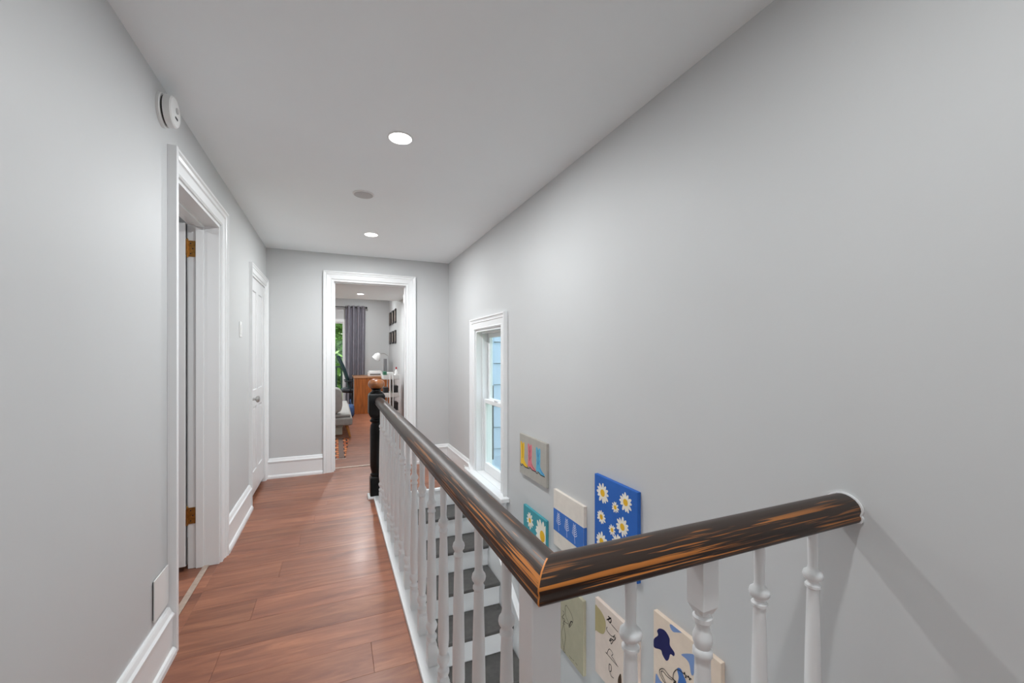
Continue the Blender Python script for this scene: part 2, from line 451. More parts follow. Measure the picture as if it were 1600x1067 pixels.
w = MB(); w.box(BXL, BXR, YF + WT, 8.6, 2.34, 2.75); w.box(BXL, BXR, 8.6, YB2, 2.66, 2.75)
struct('ceiling_bedroom', w, 'ceiling_paint', 'white bedroom ceiling, lower over its near half', 'ceiling')

# small room behind the open door
SX = -2.3
w = MB(); w.box(SX - 0.1, SX, 1.4, 3.6, 0, ZC); w.box(SX, XL - WT, 1.3, 1.4, 0, ZC); w.box(SX, XL - WT, 3.5, 3.6, 0, ZC)
struct('wall_side_room', w, 'wall_paint', 'pale walls of the side room behind the open door', 'wall')
struct('floor_side_room', MB().box(SX, XL, 1.4, 3.5, -0.2, -0.001), 'plank_far', 'brown floor of the side room behind the open door', 'floor')
struct('ceiling_side_room', MB().box(SX - 0.1, XL - WT, 1.3, 3.6, ZC, ZC + 0.12), 'ceiling_paint', 'plain white ceiling of the side room', 'ceiling')

# stairwell below the hall floor
w = MB(); w.box(0.30, WX0, YB, YF + WT, LOW, -0.25); w.box(WX0 - 0.075, WX0, WY0, WY1, -0.25, -0.0)
struct('wall_stair_left', w, 'wall_paint', 'pale wall beside the stairs below the hall floor edge', 'wall')
struct('wall_stair_end', MB().box(WX0, XR, WY1 + 0.04, WY1 + 0.14, LOW, -0.25), 'wall_paint', 'wall closing the stairwell under the landing', 'wall')
struct('floor_lower', MB().box(0.30, XR, YB, WY1 + 0.04, LOW - 0.12, LOW), 'plank_far', 'brown floor at the foot of the stairs', 'floor')
struct('ceiling_lower', MB().box(WX0, XR, YB, WY0 - 0.02, -0.29, -0.25), 'ceiling_paint', 'white ceiling below the near hall floor', 'ceiling')

# baseboards : board + stepped cap + shoe
BBP = [(0, 0), (0.034, 0), (0.034, 0.018), (0.028, 0.03), (0.020, 0.034), (0.020, 0.160), (0.026, 0.163), (0.026, 0.172), (0.018, 0.180), (0.012, 0.196), (0.008, 0.202), (0, 0.202)]
def bb_along_y(name, x, sgn, y0, y1, label):
    mb = MB().loft([[(x + sgn * d, y0, h) for d, h in BBP], [(x + sgn * d, y1, h) for d, h in BBP]])
    struct(name, mb, 'trim_white', label, 'baseboard')
def bb_along_x(name, y, sgn, x0, x1, label):
    mb = MB().loft([[(x0, y + sgn * d, h) for d, h in BBP], [(x1, y + sgn * d, h) for d, h in BBP]])
    struct(name, mb, 'trim_white', label, 'baseboard')
bb_along_y('baseboard_left', XL, 1, YB, 2.153, 'white moulded baseboard under the smoke alarm, ending at the open door')
bb_along_y('baseboard_left_middle', XL, 1, 3.105, 3.925, 'white moulded baseboard between the open door and the closet door')
bb_along_x('baseboard_far', YF, -1, XL, -0.122, 'white moulded baseboard between closet door and bedroom doorway')
bb_along_x('baseboard_far_landing', YF, -1, 0.845, XR, 'white moulded baseboard on the landing beside the bedroom doorway')
bb_along_y('baseboard_landing', XR, -1, WY1 + 0.03, YF - 0.03, 'white moulded baseboard on the landing beside the window')
bb_along_x('baseboard_bedroom', YB2, -1, 0.225, BXR, 'white baseboard under the bedroom curtain and desk')

# casings: (distance outward from the opening, thickness)
CPROF = [(0.0, 0), (0.0, 0.012), (0.008, 0.018), (0.016, 0.014), (0.055, 0.017), (0.060, 0.024), (0.066, 0.020), (0.078, 0.024), (0.084, 0.032), (0.094, 0.032), (0.096, 0.0)]
def casing_far():
    rings = []
    for st in range(4):
        r = []
        for d, t in CPROF:
            d *= 0.92
            x = B0 - d if st < 2 else B1 + d
            z = 0.0 if st in (0, 3) else BH + d
            r.append((x, YF - t, z))
        rings.append(r)
    return MB().loft(rings)
dr = thing('door_3', 'white cased bedroom doorway without a leaf in view', 'doorway', (0.36, YF, 0), kind='structure')
casing_far().build('door_casing', 'trim_white', dr)
j = MB(); j.box(B0 - 0.001, B0 + 0.018, YF - 0.004, YF + WT + 0.004, 0, BH); j.box(B1 - 0.018, B1 + 0.001, YF - 0.004, YF + WT + 0.004, 0, BH); j.box(B0 + 0.018, B1 - 0.018, YF - 0.004, YF + WT + 0.004, BH - 0.018, BH + 0.001)
j.box(B0 + 0.018, B0 + 0.030, YF + 0.05, YF + 0.09, 0, BH - 0.018); j.box(B1 - 0.030, B1 - 0.018, YF + 0.05, YF + 0.09, 0, BH - 0.018); j.box(B0 + 0.03, B1 - 0.03, YF + 0.05, YF + 0.09, BH - 0.03, BH - 0.018)
j.build('door_jamb', 'trim_white', dr)
MB().box(B0 + 0.018, B1 - 0.018, YF + 0.115, YF + WT + 0.02, 0.0005, 0.007).build('threshold_strip', 'threshold', dr, bevel=0.003)
hg = MB().box(B1 - 0.021, B1 - 0.0185, YF + 0.095, YF + 0.125, 1.86, 1.95).build('hinge', 'steel', dr)
hg['label'] = 'steel hinge on the right jamb'
MB().lathe([(0.006, 0), (0.006, 0.095)], (B1 - 0.026, YF + 0.138, 1.857), 10).build('hinge_pin', 'steel', hg, smooth=True)
# jamb casing on the bedroom side
MB().box(B1, B1 + 0.09, YF + WT, YF + WT + 0.02, 0, BH + 0.09).build('bedroom_casing', 'trim_white', dr)

# ---------------- door 1: open into the side room
dr = thing('door_1', 'white panelled door standing open on brass hinges beneath the smoke alarm', 'door', (XL, 2.6, 0), kind='structure')
MB().loft([[(XL + t, D1A - 0.012, D1H + d) for d, t in CPROF], [(XL + t, D1B + d, D1H + d) for d, t in CPROF]]).build('head_casing', 'trim_white', dr)
MB().loft([[(XL + t, D1B + d, 0) for d, t in CPROF], [(XL + t, D1B + d, D1H + d) for d, t in CPROF]]).build('side_casing', 'trim_white', dr)
MB().box(XL, XL + 0.033, 2.156, D1A, 0, D1H + 0.097).build('side_casing', 'trim_white', dr, bevel=0.002)
j = MB(); JX0, JX1 = XL - WL - 0.004, XL + 0.004
j.box(JX0, JX1, D1A - 0.001, D1A + 0.018, 0, D1H); j.box(JX0, JX1, D1B - 0.018, D1B + 0.001, 0, D1H); j.box(JX0, JX1, D1A + 0.018, D1B - 0.018, D1H - 0.018, D1H + 0.001)
j.build('door_jamb', 'trim_white', dr)
j = MB(); j.box(JX0 + 0.040, JX0 + 0.078, D1B - 0.030, D1B - 0.018, 0, D1H - 0.018); j.box(JX0 + 0.040, JX0 + 0.078, D1A + 0.03, D1B - 0.030, D1H - 0.030, D1H - 0.018); j.box(JX0 + 0.040, JX0 + 0.078, D1A + 0.018, D1A + 0.03, 0, D1H - 0.018)
j.build('door_stop', 'trim_white', dr, bevel=0.002)
LX1 = JX0 - 0.002; LX0 = LX1 - 0.76; LY0, LY1 = D1B - 0.057, D1B - 0.021
leaf = MB().box(LX0, LX1, LY0 + 0.008, LY1 - 0.008, 0.03, D1H - 0.022).build('door_leaf', 'door_white', dr)
s = MB()
for a, b2 in ((LX0, LX0 + 0.11), (LX1 - 0.11, LX1), ((LX0 + LX1) / 2 - 0.05, (LX0 + LX1) / 2 + 0.05)):
    s.box(a, b2, LY0, LY1, 0.03, D1H - 0.022)
for a, b2 in ((0.03, 0.24), (0.86, 1.02), (D1H - 0.14, D1H - 0.022)):
    s.box(LX0 + 0.11, LX1 - 0.11, LY0 + 0.0005, LY1 - 0.0005, a, b2)
s.build('door_frame', 'door_white', leaf, bevel=0.003)
for hz in (0.31, 1.875):
    h = MB().box(JX0 + 0.001, JX0 + 0.036, D1B - 0.0215, D1B - 0.0180, hz - 0.047, hz + 0.047).build('hinge', 'brass', dr)
    h['label'] = 'brass butt hinge'
    MB().box(LX1, LX1 + 0.003, LY0 + 0.004, LY1 - 0.002, hz - 0.047, hz + 0.047).build('hinge_leaf', 'brass', h)
    MB().lathe([(0.003, -0.008), (0.008, -0.006), (0.008, 0.094), (0.009, 0.098), (0.004, 0.106)], (JX0 - 0.004, D1B - 0.026, hz - 0.047), 12).build('hinge_pin', 'brass', h, smooth=True)
    sc = MB()
    for dz in (-0.03, 0.0, 0.03): sc.lathe([(0.004, -0.0007), (0.004, 0.0007)], (JX0 + 0.014 + (0.01 if dz == 0 else 0), D1B - 0.0218, hz + dz), 8, axis='y')
    sc.build('hinge_screws', 'slot_dark', h)
MB().box(XL - 0.075, XL - 0.045, D1A + 0.018, D1B - 0.018, 0.0002, 0.005).build('threshold_strip', 'threshold', dr, bevel=0.002)

# ---------------- door 2: closed closet door
dr = thing('door_2', 'narrow white panelled closet door with dark round knob, closed', 'door', (XL, 4.4, 0), kind='structure')
rings = []
for st in range(4):
    r = []
    for d, t in CPROF:
        d *= 0.72; t *= 0.8
        y = D2A - d if st < 2 else D2B + d
        z = 0.0 if st in (0, 3) else D2H + d
        r.append((XL + t, y, z))
    rings.append(r)
MB().loft(rings).build('door_casing', 'trim_white', dr)
j = MB(); j.box(XL - WT, XL + 0.004, D2A - 0.001, D2A + 0.016, 0, D2H); j.box(XL - WT, XL + 0.004, D2B - 0.016, D2B + 0.001, 0, D2H); j.box(XL - WT, XL + 0.004, D2A + 0.016, D2B - 0.016, D2H - 0.016, D2H + 0.001)
j.build('door_jamb', 'trim_white', dr)
a0, a1 = D2A + 0.019, D2B - 0.019
leaf = MB().box(XL - 0.042, XL - 0.016, a0, a1, 0.045, D2H - 0.02).build('door_leaf', 'door_white', dr)
s = MB(); mid = (a0 + a1) / 2
for y0, y1 in ((a0, a0 + 0.105), (a1 - 0.105, a1), (mid - 0.05, mid + 0.05)): s.box(XL - 0.017, XL - 0.006, y0, y1, 0.045, D2H - 0.02)
for z0, z1 in ((0.045, 0.24), (0.80, 0.95), (D2H - 0.13, D2H - 0.02)):
    s.box(XL - 0.017, XL - 0.0065, a0 + 0.105, mid - 0.05, z0, z1); s.box(XL - 0.017, XL - 0.0065, mid + 0.05, a1 - 0.105, z0, z1)
s.build('door_frame', 'door_white', leaf, bevel=0.002)
for y0, y1 in ((a0 + 0.125, mid - 0.07), (mid + 0.07, a1 - 0.125)):
    for z0, z1 in ((0.262, 0.778), (0.972, D2H - 0.152)):
        MB().box(XL - 0.017, XL - 0.011, y0, y1, z0, z1).build('door_panel', 'door_white', leaf, bevel=0.005)
k = MB().lathe([(0.026, 0), (0.026, 0.004), (0.012, 0.007), (0.010, 0.03), (0.022, 0.036), (0.028, 0.045), (0.027, 0.055), (0.018, 0.062), (0.004, 0.063)], (XL - 0.006, a0 + 0.06, 0.88), 20, axis='x').build('door_knob', 'steel', leaf, smooth=True)
k['label'] = 'round metal door knob'
for hz in (0.25, 1.7):
    MB().lathe([(0.006, 0), (0.006, 0.09)], (XL - 0.001, a1 + 0.002, hz - 0.045), 10).build('hinge_pin', 'trim_white', dr, smooth=True)
struct('wall_closet_back', MB().box(XL - 0.75, XL - 0.70, 3.62, YF, 0, ZC), 'wall_paint', 'back wall of the closet behind the closed door', 'wall')
struct('floor_closet', MB().box(XL - 0.70, XL, 3.62, YF, -0.2, -0.001), 'plank_far', 'brown closet floor behind the closed door', 'floor')
struct('ceiling_closet', MB().box(XL - 0.75, XL - WL, 3.61, YF, ZC, ZC + 0.1), 'ceiling_paint', 'white ceiling of the closet', 'ceiling')

# ---------------- window 1 in the stair wall
wn = thing('window_1', 'white double-hung sash window low in the stair wall', 'window', (XR, (W1A + W1B) / 2, W1Z0), kind='structure')
rings = []
for st in range(4):
    r = []
    for d, t in CPROF:
        d *= 1.1
        y = W1A - d if st < 2 else W1B + d
        z = W1Z0 + 0.006 if st in (0, 3) else W1Z1 + d
        r.append((XR - t, y, z))
    rings.append(r)
MB().loft(rings).build('window_casing', 'trim_white', wn)
MB().box(XR - 0.072, XR, 2.965, 3.965, 0.112, W1Z0 + 0.006).build('window_stool', 'trim_white', wn, bevel=0.006, seg=3)
MB().box(XR, XR + 0.075, W1A, W1B, 0.112, W1Z0 + 0.006).build('window_sill', 'trim_white', wn)
MB().box(XR - 0.018, XR, 3.02, 3.91, 0.04, 0.112).build('window_apron', 'trim_white', wn, bevel=0.003)
j = MB()
j.box(XR, XR + 0.16, W1B - 0.02, W1B, W1Z0, W1Z1); j.box(XR, XR + 0.16, W1A, W1A + 0.02, W1Z0, W1Z1); j.box(XR, XR + 0.16, W1A + 0.02, W1B - 0.02, W1Z1 - 0.02, W1Z1)
j.build('window_jamb', 'trim_white', wn)
j = MB()
for y0, y1 in ((W1B - 0.036, W1B - 0.02), (W1A + 0.02, W1A + 0.036)):
    j.box(XR + 0.055, XR + 0.070, y0, y1, W1Z0, W1Z1 - 0.02)
    j.box(XR + 0.107, XR + 0.112, y0, y1, W1Z0, W1Z1 - 0.02)
j.box(XR + 0.055, XR + 0.07, W1A + 0.036, W1B - 0.036, W1Z1 - 0.036, W1Z1 - 0.02)
j.build('window_stop', 'trim_white', wn, bevel=0.002)
def sash(name, x0, z0, z1, ra, rb):
    y0, y1 = W1A + 0.022, W1B - 0.022; st = 0.048
    m = MB(); x1 = x0 + 0.034
    m.box(x0, x1, y0, y0 + st, z0, z1); m.box(x0, x1, y1 - st, y1, z0, z1)
    m.box(x0, x1, y0 + st, y1 - st, z0, z0 + ra); m.box(x0, x1, y0 + st, y1 - st, z1 - rb, z1)
    o = m.build(name, 'trim_white', wn, bevel=0.004)
    MB().box(x0 + 0.014, x0 + 0.019, y0 + st, y1 - st, z0 + ra, z1 - rb).build('glass_pane', 'glass', o)
    return o
lo = sash('lower_sash', XR + 0.071, W1Z0 + 0.008, 0.835, 0.085, 0.04)
up = sash('upper_sash', XR + 0.113, 0.80, W1Z1 - 0.022, 0.04, 0.05)
MB().box(XR + 0.068, XR + 0.100, 3.42, 3.50, 0.835, 0.85).build('sash_lock', 'trim_white', lo, bevel=0.003)

# ---------------- rear window, unseen, added to let daylight in behind the camera
wn = thing('fill_window', 'small white framed window added for daylight in the rear hall wall', 'window', (0.45, YB, 0.85), kind='structure')
j = MB()
for x0, x1, z0, z1 in ((0.0, 0.05, 0.8, 2.05), (0.85, 0.9, 0.8, 2.05), (0.05, 0.85, 2.0, 2.05), (0.05, 0.85, 0.8, 0.85)): j.box(x0, x1, YB, YB + 0.02, z0, z1)
j.box(0.05, 0.85, YB - 0.08, YB - 0.05, 1.40, 1.45)
j.build('window_casing', 'trim_white', wn)
MB().box(0.05, 0.85, YB - 0.07, YB - 0.065, 0.85, 1.40).build('glass_pane', 'glass', wn)
MB().box(0.05, 0.85, YB - 0.07, YB - 0.065, 1.45, 2.0).build('glass_pane', 'glass', wn)

# ---------------- patio door of the bedroom
wn = thing('window_3', 'white framed patio door of the bedroom with trees behind it', 'patio door', ((PD0 + PD1) / 2, YB2, 0), kind='structure')
j = MB()
j.box(PD0, PD0 + 0.045, YB2 - 0.015, YB2 + 0.1, 0, PDH); j.box(PD1 - 0.045, PD1, YB2 - 0.015, YB2 + 0.1, 0, PDH); j.box(PD0 + 0.045, PD1 - 0.045, YB2 - 0.015, YB2 + 0.1, PDH - 0.07, PDH); j.box(PD0 + 0.045, PD1 - 0.045, YB2 - 0.015, YB2 + 0.1, 0, 0.05)
pm = (PD0 + PD1) / 2
j.build('patio_frame', 'trim_white', wn)
for x0, x1, dy in ((PD0 + 0.045, pm + 0.03, 0.05), (pm - 0.03, PD1 - 0.045, 0.02)):
    m = MB(); z0, z1 = 0.05, PDH - 0.07
    m.box(x0, x0 + 0.06, YB2 + dy, YB2 + dy + 0.025, z0, z1); m.box(x1 - 0.02, x1, YB2 + dy, YB2 + dy + 0.025, z0, z1)
    m.box(x0 + 0.06, x1 - 0.02, YB2 + dy, YB2 + dy + 0.025, z0, z0 + 0.08); m.box(x0 + 0.06, x1 - 0.02, YB2 + dy, YB2 + dy + 0.025, z1 - 0.03, z1)
    o = m.build('patio_panel', 'trim_white', wn)
    MB().box(x0 + 0.06, x1 - 0.02, YB2 + dy + 0.01, YB2 + dy + 0.015, z0 + 0.08, z1 - 0.03).build('glass_pane', 'glass', o)

# ================================================================== STAIRCASE
st = thing('staircase', 'white stairs with dark grey treads rising to the landing by the window', 'staircase', (0.8, 2.3, LOW))
SX0, SX1 = WX0 + 0.0125, XR - 0.038
for i in range(1, 14):
    z = -i * RISE; yb = WY1 - (i - 1) * RUN
    y0 = yb - RUN
    MB().box(SX0, SX1, y0 - 0.028, yb, z - 0.030, z).build('tread', 'tread_grey', st, bevel=0.008, seg=3)
for i in range(0, 14):
    zt = -i * RISE - 0.030; y = WY1 - i * RUN
    MB().box(SX0, SX1, y, y + 0.02, -(i + 1) * RISE - (0.0 if i < 13 else 0), zt).build('riser', 'trim_white', st)
    MB().box(SX0 + 0.001, SX1 - 0.001, y - 0.016, y, zt - 0.016, zt - 0.0005).build('cove_moulding', 'trim_white', st)
MB().box(SX0, SX1, WY1 - 0.03, WY1 + 0.0005, -0.030, -0.0003).build('landing_nosing', 'trim_white', st, bevel=0.008, seg=3)
# sloped skirt against the window wall, cap moulding on it
def slope_strip(x0, x1, up0, up1):
    ya, yb = WY1 + 0.03, WY1 - 13.4 * RUN
    f = lambda y: (y - WY1) / RUN * RISE
    return MB().prism_yz([(ya, f(ya) + up0), (ya, f(ya) + up1), (yb, f(yb) + up1), (yb, f(yb) + up0)], x0, x1)
slope_strip(XR - 0.036, XR - 0.0005, -0.42, 0.155).build('skirt_board', 'trim_white', st)
slope_strip(XR - 0.044, XR - 0.0005, 0.155, 0.185).build('skirt_cap', 'trim_white', st, bevel=0.006)

# ================================================================== BALUSTRADE
BX, BY = 0.355, 0.669          # rail centre lines: long rail X, short rail Y
RZ = 0.820                     # underside of the rail
NX, NY = 0.334, 3.86           # newel
bal = thing('balustrade', 'white spindle balustrade with worn dark wooden handrail and black newel around the stairwell', 'balustrade', (BX, 2.2, 0))
RP = [(-0.030, 0.0), (-0.037, 0.002), (-0.0405, 0.007), (-0.0405, 0.013), (-0.0375, 0.017), (-0.0385, 0.021), (-0.0408, 0.027), (-0.0395, 0.034), (-0.035, 0.042), (-0.027, 0.0495), (-0.016, 0.0545), (-0.005, 0.057)]
RP = [(y, z * 1.13) for y, z in RP]
RP = RP + [(-y, z) for y, z in reversed(RP)]
def rail(length, sgn, loc, rot):
    """local X along the rail from the mitre; sgn tells on which side the outer flank lies"""
    rings = []
    n = 14
    for k in range(n + 1):
        t = k / n; r = []
        for y, z in RP:
            x0 = y * sgn
            r.append((x0 + (length - x0) * t, y, z))
        rings.append(r)
    o = MB().loft(rings).build('handrail', 'rail_wood', None, smooth=True, angle=50)
    o.location = loc; o.rotation_euler = (0, 0, rot)
    attach(o, bal)
    return o
r1 = rail(NY - 0.05 - BY, -1, (BX, BY, RZ), PI / 2)
r1['label'] = 'long dark handrail from the newel to the corner'
r2 = rail(XR - BX, 1, (BX, BY, RZ), 0.0)
pr = MB().loft([[(x, BY + y * 1.11, RZ - 0.002 + z * 1.09) for y, z in RP] for x in (XR - 0.006, XR - 0.0005)]).build('plaster_rim', 'trim_white', None, smooth=True)
attach(pr, bal)
r2['label'] = 'short handrail worn to orange wood, fixed to the wall'
# kerb under the balusters, and white fascia
MB().box(KX0, WX0 + 0.018, WY0 - 0.02, WY1 - 0.0, 0.0, 0.022).build('kerb', 'trim_white', bal, bevel=0.004)
MB().box(WX0 + 0.018, XR, WY0 - 0.02, WY0 + 0.10, 0.0, 0.022).build('kerb', 'trim_white', bal, bevel=0.004)
MB().box(WX0, WX0 + 0.012, WY0 + 0.012, WY1 - 0.03, -0.26, -0.0005).build('fascia', 'trim_white', bal)
MB().box(WX0 + 0.012, XR, WY0, WY0 + 0.012, -0.29, -0.0005).build('fascia', 'trim_white', bal)
# spindle: square foot, ring, long taper, ring and bead, slim neck
PROF = [(0.0165, 0.135), (0.0205, 0.145), (0.0205, 0.155), (0.014, 0.162), (0.013, 0.17), (0.021, 0.185), (0.0225, 0.195), (0.019, 0.206), (0.0145, 0.212), (0.0165, 0.225), (0.0195, 0.26), (0.0185, 0.38), (0.0165, 0.50), (0.0145, 0.58), (0.0128, 0.640), (0.013, 0.643), (0.0175, 0.646), (0.0175, 0.652), (0.0125, 0.657), (0.013, 0.662), (0.0205, 0.668), (0.0225, 0.676), (0.0205, 0.684), (0.0125, 0.691), (0.0108, 0.70), (0.0115, 0.75), (0.0118, 0.80)]
def spindle_mesh():
    m = MB(); m.box(-0.018, 0.018, -0.018, 0.018, 0.0, 0.125)
    m.loft([[(a * q, b2 * q, h) for a, b2 in ((-1, -1), (1, -1), (1, 1), (-1, 1))] for q, h in ((0.018, 0.125), (0.011, 0.137))])
    m.lathe(PROF, (0, 0, 0), 16)
    return m.mesh('baluster', True, 40)
SPM = spindle_mesh(); SPM.materials.append(MATS['baluster_white'])
def spindle_mesh_low():
    # the long run: the same turning with a shorter foot, smaller bead and longer neck
    m = MB(); m.box(-0.018, 0.018, -0.018, 0.018, 0.0, 0.085)
    m.loft([[(a * q, b2 * q, h) for a, b2 in ((-1, -1), (1, -1), (1, 1), (-1, 1))] for q, h in ((0.018, 0.085), (0.011, 0.097))])
    m.lathe([((r if r < 0.0202 or h < 0.6 else r * 0.85) if not 0.0170 < r < 0.018 else 0.0158, h - 0.04) for r, h in PROF] + [(0.0118, 0.80)], (0, 0, 0), 16)
    return m.mesh('baluster', True, 40)
SPL = spindle_mesh_low(); SPL.materials.append(MATS['baluster_white'])
def spindle(x, y, me=None):
    o = bpy.data.objects.new('baluster', me or SPM); COL.objects.link(o); o.location = (x, y, 0.0215); attach(o, bal)
for k in range(15): spindle(BX - 0.002, 0.862 + 0.197 * k, SPL)
for x in (0.540, 0.912, 1.108): spindle(x, BY)
m = MB(); m.box(-0.022, 0.022, -0.022, 0.022, 0.688, 0.800)
m.loft([[(a * q, b2 * q, h) for a, b2 in ((-1, -1), (1, -1), (1, 1), (-1, 1))] for q, h in ((0.014, 0.672), (0.022, 0.690))])
m.lathe([(0.024, 0.0), (0.024, 0.12), (0.017, 0.135), (0.021, 0.16), (0.016, 0.175), (0.020, 0.24), (0.0195, 0.40), (0.0165, 0.56), (0.0165, 0.575), (0.0205, 0.580), (0.0205, 0.592), (0.0165, 0.597), (0.018, 0.603), (0.0205, 0.612), (0.0205, 0.622), (0.016, 0.634), (0.014, 0.643), (0.0155, 0.650), (0.0205, 0.655), (0.0205, 0.664), (0.0165, 0.668), (0.0165, 0.678)], (0, 0, 0), 20)
o = m.build('baluster', 'baluster_white', None, smooth=True, angle=40); o.location = (0.733, BY, 0.0215); attach(o, bal)
o['label'] = 'thicker turned spindle with a square top block'
# plain square post under the corner
MB().box(BX - 0.030, BX + 0.030, BY + 0.004, BY + 0.064, 0.0215, RZ + 0.01).build('corner_post', 'baluster_white', bal, bevel=0.003)
# newel
nw = MB()
def sq(q, h): return [(NX + a * q, NY + b2 * q, h) for a, b2 in ((-1, -1), (1, -1), (1, 1), (-1, 1))]
nw.loft([sq(0.054, 0.02), sq(0.054, 0.17), sq(0.042, 0.188)])
nw.lathe([(0.046, 0.188), (0.052, 0.196), (0.052, 0.206), (0.040, 0.214), (0.046, 0.24), (0.053, 0.27), (0.054, 0.40), (0.054, 0.60), (0.050, 0.635), (0.041, 0.650), (0.041, 0.657), (0.055, 0.668), (0.055, 0.682), (0.044, 0.690), (0.044, 0.70), (0.056, 0.715)], (NX, NY, 0), 20)
nw.loft([sq(0.052, 0.71), sq(0.068, 0.742), sq(0.068, 0.895), sq(0.058, 0.915)])
nw.lathe([(0.056, 0.912), (0.056, 0.922), (0.040, 0.932), (0.036, 0.945), (0.046, 0.955), (0.05, 0.962)], (NX, NY, 0), 20)
nwo = nw.build('newel_post', 'newel_black', bal, smooth=True, angle=40, bevel=0.003)
c = MB().lathe([(0.035, 0.955), (0.055, 0.962), (0.068, 0.978), (0.071, 0.995), (0.068, 1.012), (0.055, 1.030), (0.035, 1.039), (0.01, 1.042)], (NX, NY, 0), 28).build('newel_ball', 'newel_cap', nwo, smooth=True, angle=60)
c['label'] = 'flattened ball cap worn to orange wood'
m = MB(); m.box(NX - 0.074, NX + 0.066, NY - 0.074, NY + 0.066, 0.0, 0.02)
m.build('newel_plinth', 'trim_white', nwo, bevel=0.006)

# ================================================================== CEILING AND WALL FITTINGS
def pot_light(x, y, z, label, watt=POT_WATT, group='recessed ceiling lights'):
    t = thing('ceiling_light', label, 'ceiling light', (x, y, z), group)
    MB().lathe([(0.062, 0.0), (0.062, -0.003), (0.059, -0.005), (0.055, -0.005), (0.054, -0.004), (0.054, 0.0)], (x, y, z), 28).build('trim_ring', 'plastic_white', t, smooth=True)
    MB().lathe([(0.055, -0.0045), (0.055, -0.006), (0.046, -0.0095), (0.028, -0.0125), (0.008, -0.0135)], (x, y, z), 28).build('diffuser', 'pot_glow', t, smooth=True, angle=80)
    ld = bpy.data.lights.new('lamp', 'AREA'); ld.shape = 'DISK'; ld.size = 0.09; ld.energy = watt; ld.color = (0.955, 0.985, 1.0)
    lo2 = bpy.data.objects.new('lamp', ld); COL.objects.link(lo2); lo2.location = (x, y, z - 0.016); attach(lo2, t)
    return t
pot_light(0.30, 2.137, ZC, 'bright recessed round ceiling light above the long handrail, the larger lit one', 18)
pot_light(0.297, 3.945, ZC, 'bright recessed round ceiling light in front of the bedroom doorway', 24)
pot_light(0.30, 0.33, ZC, 'bright recessed round ceiling light above the short handrail', 12)
pot_light(0.30, -1.45, ZC, 'unseen recessed round ceiling light added for fill in the rear hall', 7)  # unseen, added behind the camera for fill, at the visible lights' spacing
pot_light(0.41, 7.85, 2.34, 'small recessed ceiling light in the bedroom beyond the doorway', 34, 'bedroom ceiling lights')
pot_light(-1.4, 7.85, 2.34, 'added unseen recessed light over the bedroom sofa', 34, 'bedroom ceiling lights')  # unseen extra light, added to brighten the bedroom
pot_light(-1.4, 9.5, 2.66, 'added unseen recessed light in the raised bedroom ceiling by the patio door', 12, 'bedroom ceiling lights')  # unseen, added to throw more light on the bedroom back wall
pot_light(0.55, 9.5, 2.66, 'added unseen recessed light in the raised bedroom ceiling over the desk', 12, 'bedroom ceiling lights')  # also added out of view, brightens the wall behind the desk
pot_light(0.82, -0.6, -0.29, 'unseen recessed light added at the foot of the stairs to brighten them', 100, 'added lower hall lights')  # unseen light added so the stair treads are not dark
pot_light(-1.6, 2.3, ZC, 'unseen recessed light added in the side room behind the open door', 8, 'added side room lights')  # unseen light added to light the side room dimly

t = thing('ceiling_cover', 'flat pale grey round cover plate on the hall ceiling between the lit lights', 'cover plate', (0.175, 2.98, ZC))
MB().lathe([(0.070, 0), (0.070, -0.004), (0.064, -0.008), (0.058, -0.008)], (0.175, 2.98, ZC), 32).build('cover_rim', 'plastic_white', t, smooth=True)
MB().lathe([(0.060, -0.006), (0.060, -0.0105), (0.05, -0.0115), (0.01, -0.012)], (0.175, 2.98, ZC), 32).build('cover_disc', 'cover_grey', t, smooth=True)

SY, SZ = 2.095, 2.238
t = thing('smoke_detector', 'round white smoke alarm high on the left wall above the open door', 'smoke alarm', (XL, SY, SZ))
MB().lathe([(0.066, 0), (0.066, 0.010), (0.062, 0.013)], (XL, SY, SZ), 32, axis='x').build('base_ring', 'plastic_white', t, smooth=True)
MB().lathe([(0.056, 0.012), (0.056, 0.021)], (XL, SY, SZ), 32, axis='x').build('vent_slot', 'slot_dark', t, smooth=True)
MB().lathe([(0.062, 0.020), (0.060, 0.042), (0.055, 0.047), (0.010, 0.049)], (XL, SY, SZ), 32, axis='x').build('cover', 'plastic_white', t, smooth=True)
MB().lathe([(0.012, 0.048), (0.012, 0.053), (0.008, 0.054)], (XL, SY + 0.004, SZ + 0.008), 16, axis='x').build('test_button', 'cover_grey', t, smooth=True)
MB().box(XL + 0.0485, XL + 0.050, SY - 0.012, SY + 0.014, SZ - 0.028, SZ - 0.020).build('indicator_lens', 'slot_dark', t)

t = thing('light_switch', 'white rocker light switch on the wall before the closet door', 'switch', (XL, 3.60, 1.29))
t.location = (XL, 3.60, 1.44)
MB().box(XL, XL + 0.006, 3.565, 3.635, 1.383, 1.498).build('switch_plate', 'plastic_white', t, bevel=0.003)
MB().box(XL + 0.005, XL + 0.010, 3.584, 3.616, 1.407, 1.474).build('switch_rocker', 'plastic_white', t, bevel=0.002)

t = thing('wall_plate', 'loose white blank cover plate low on the wall above the baseboard', 'wall plate', (XL, 2.07, 0.24))
MB().prism_yz([(2.0, 0.225), (2.0, 0.385), (2.145, 0.385), (2.145, 0.225)], XL + 0.004, XL + 0.009).build('plate', 'plastic_white', t, bevel=0.002)
MB().box(XL, XL + 0.004, 2.006, 2.139, 0.232, 0.378).build('plate_gap', 'slot_dark', t)

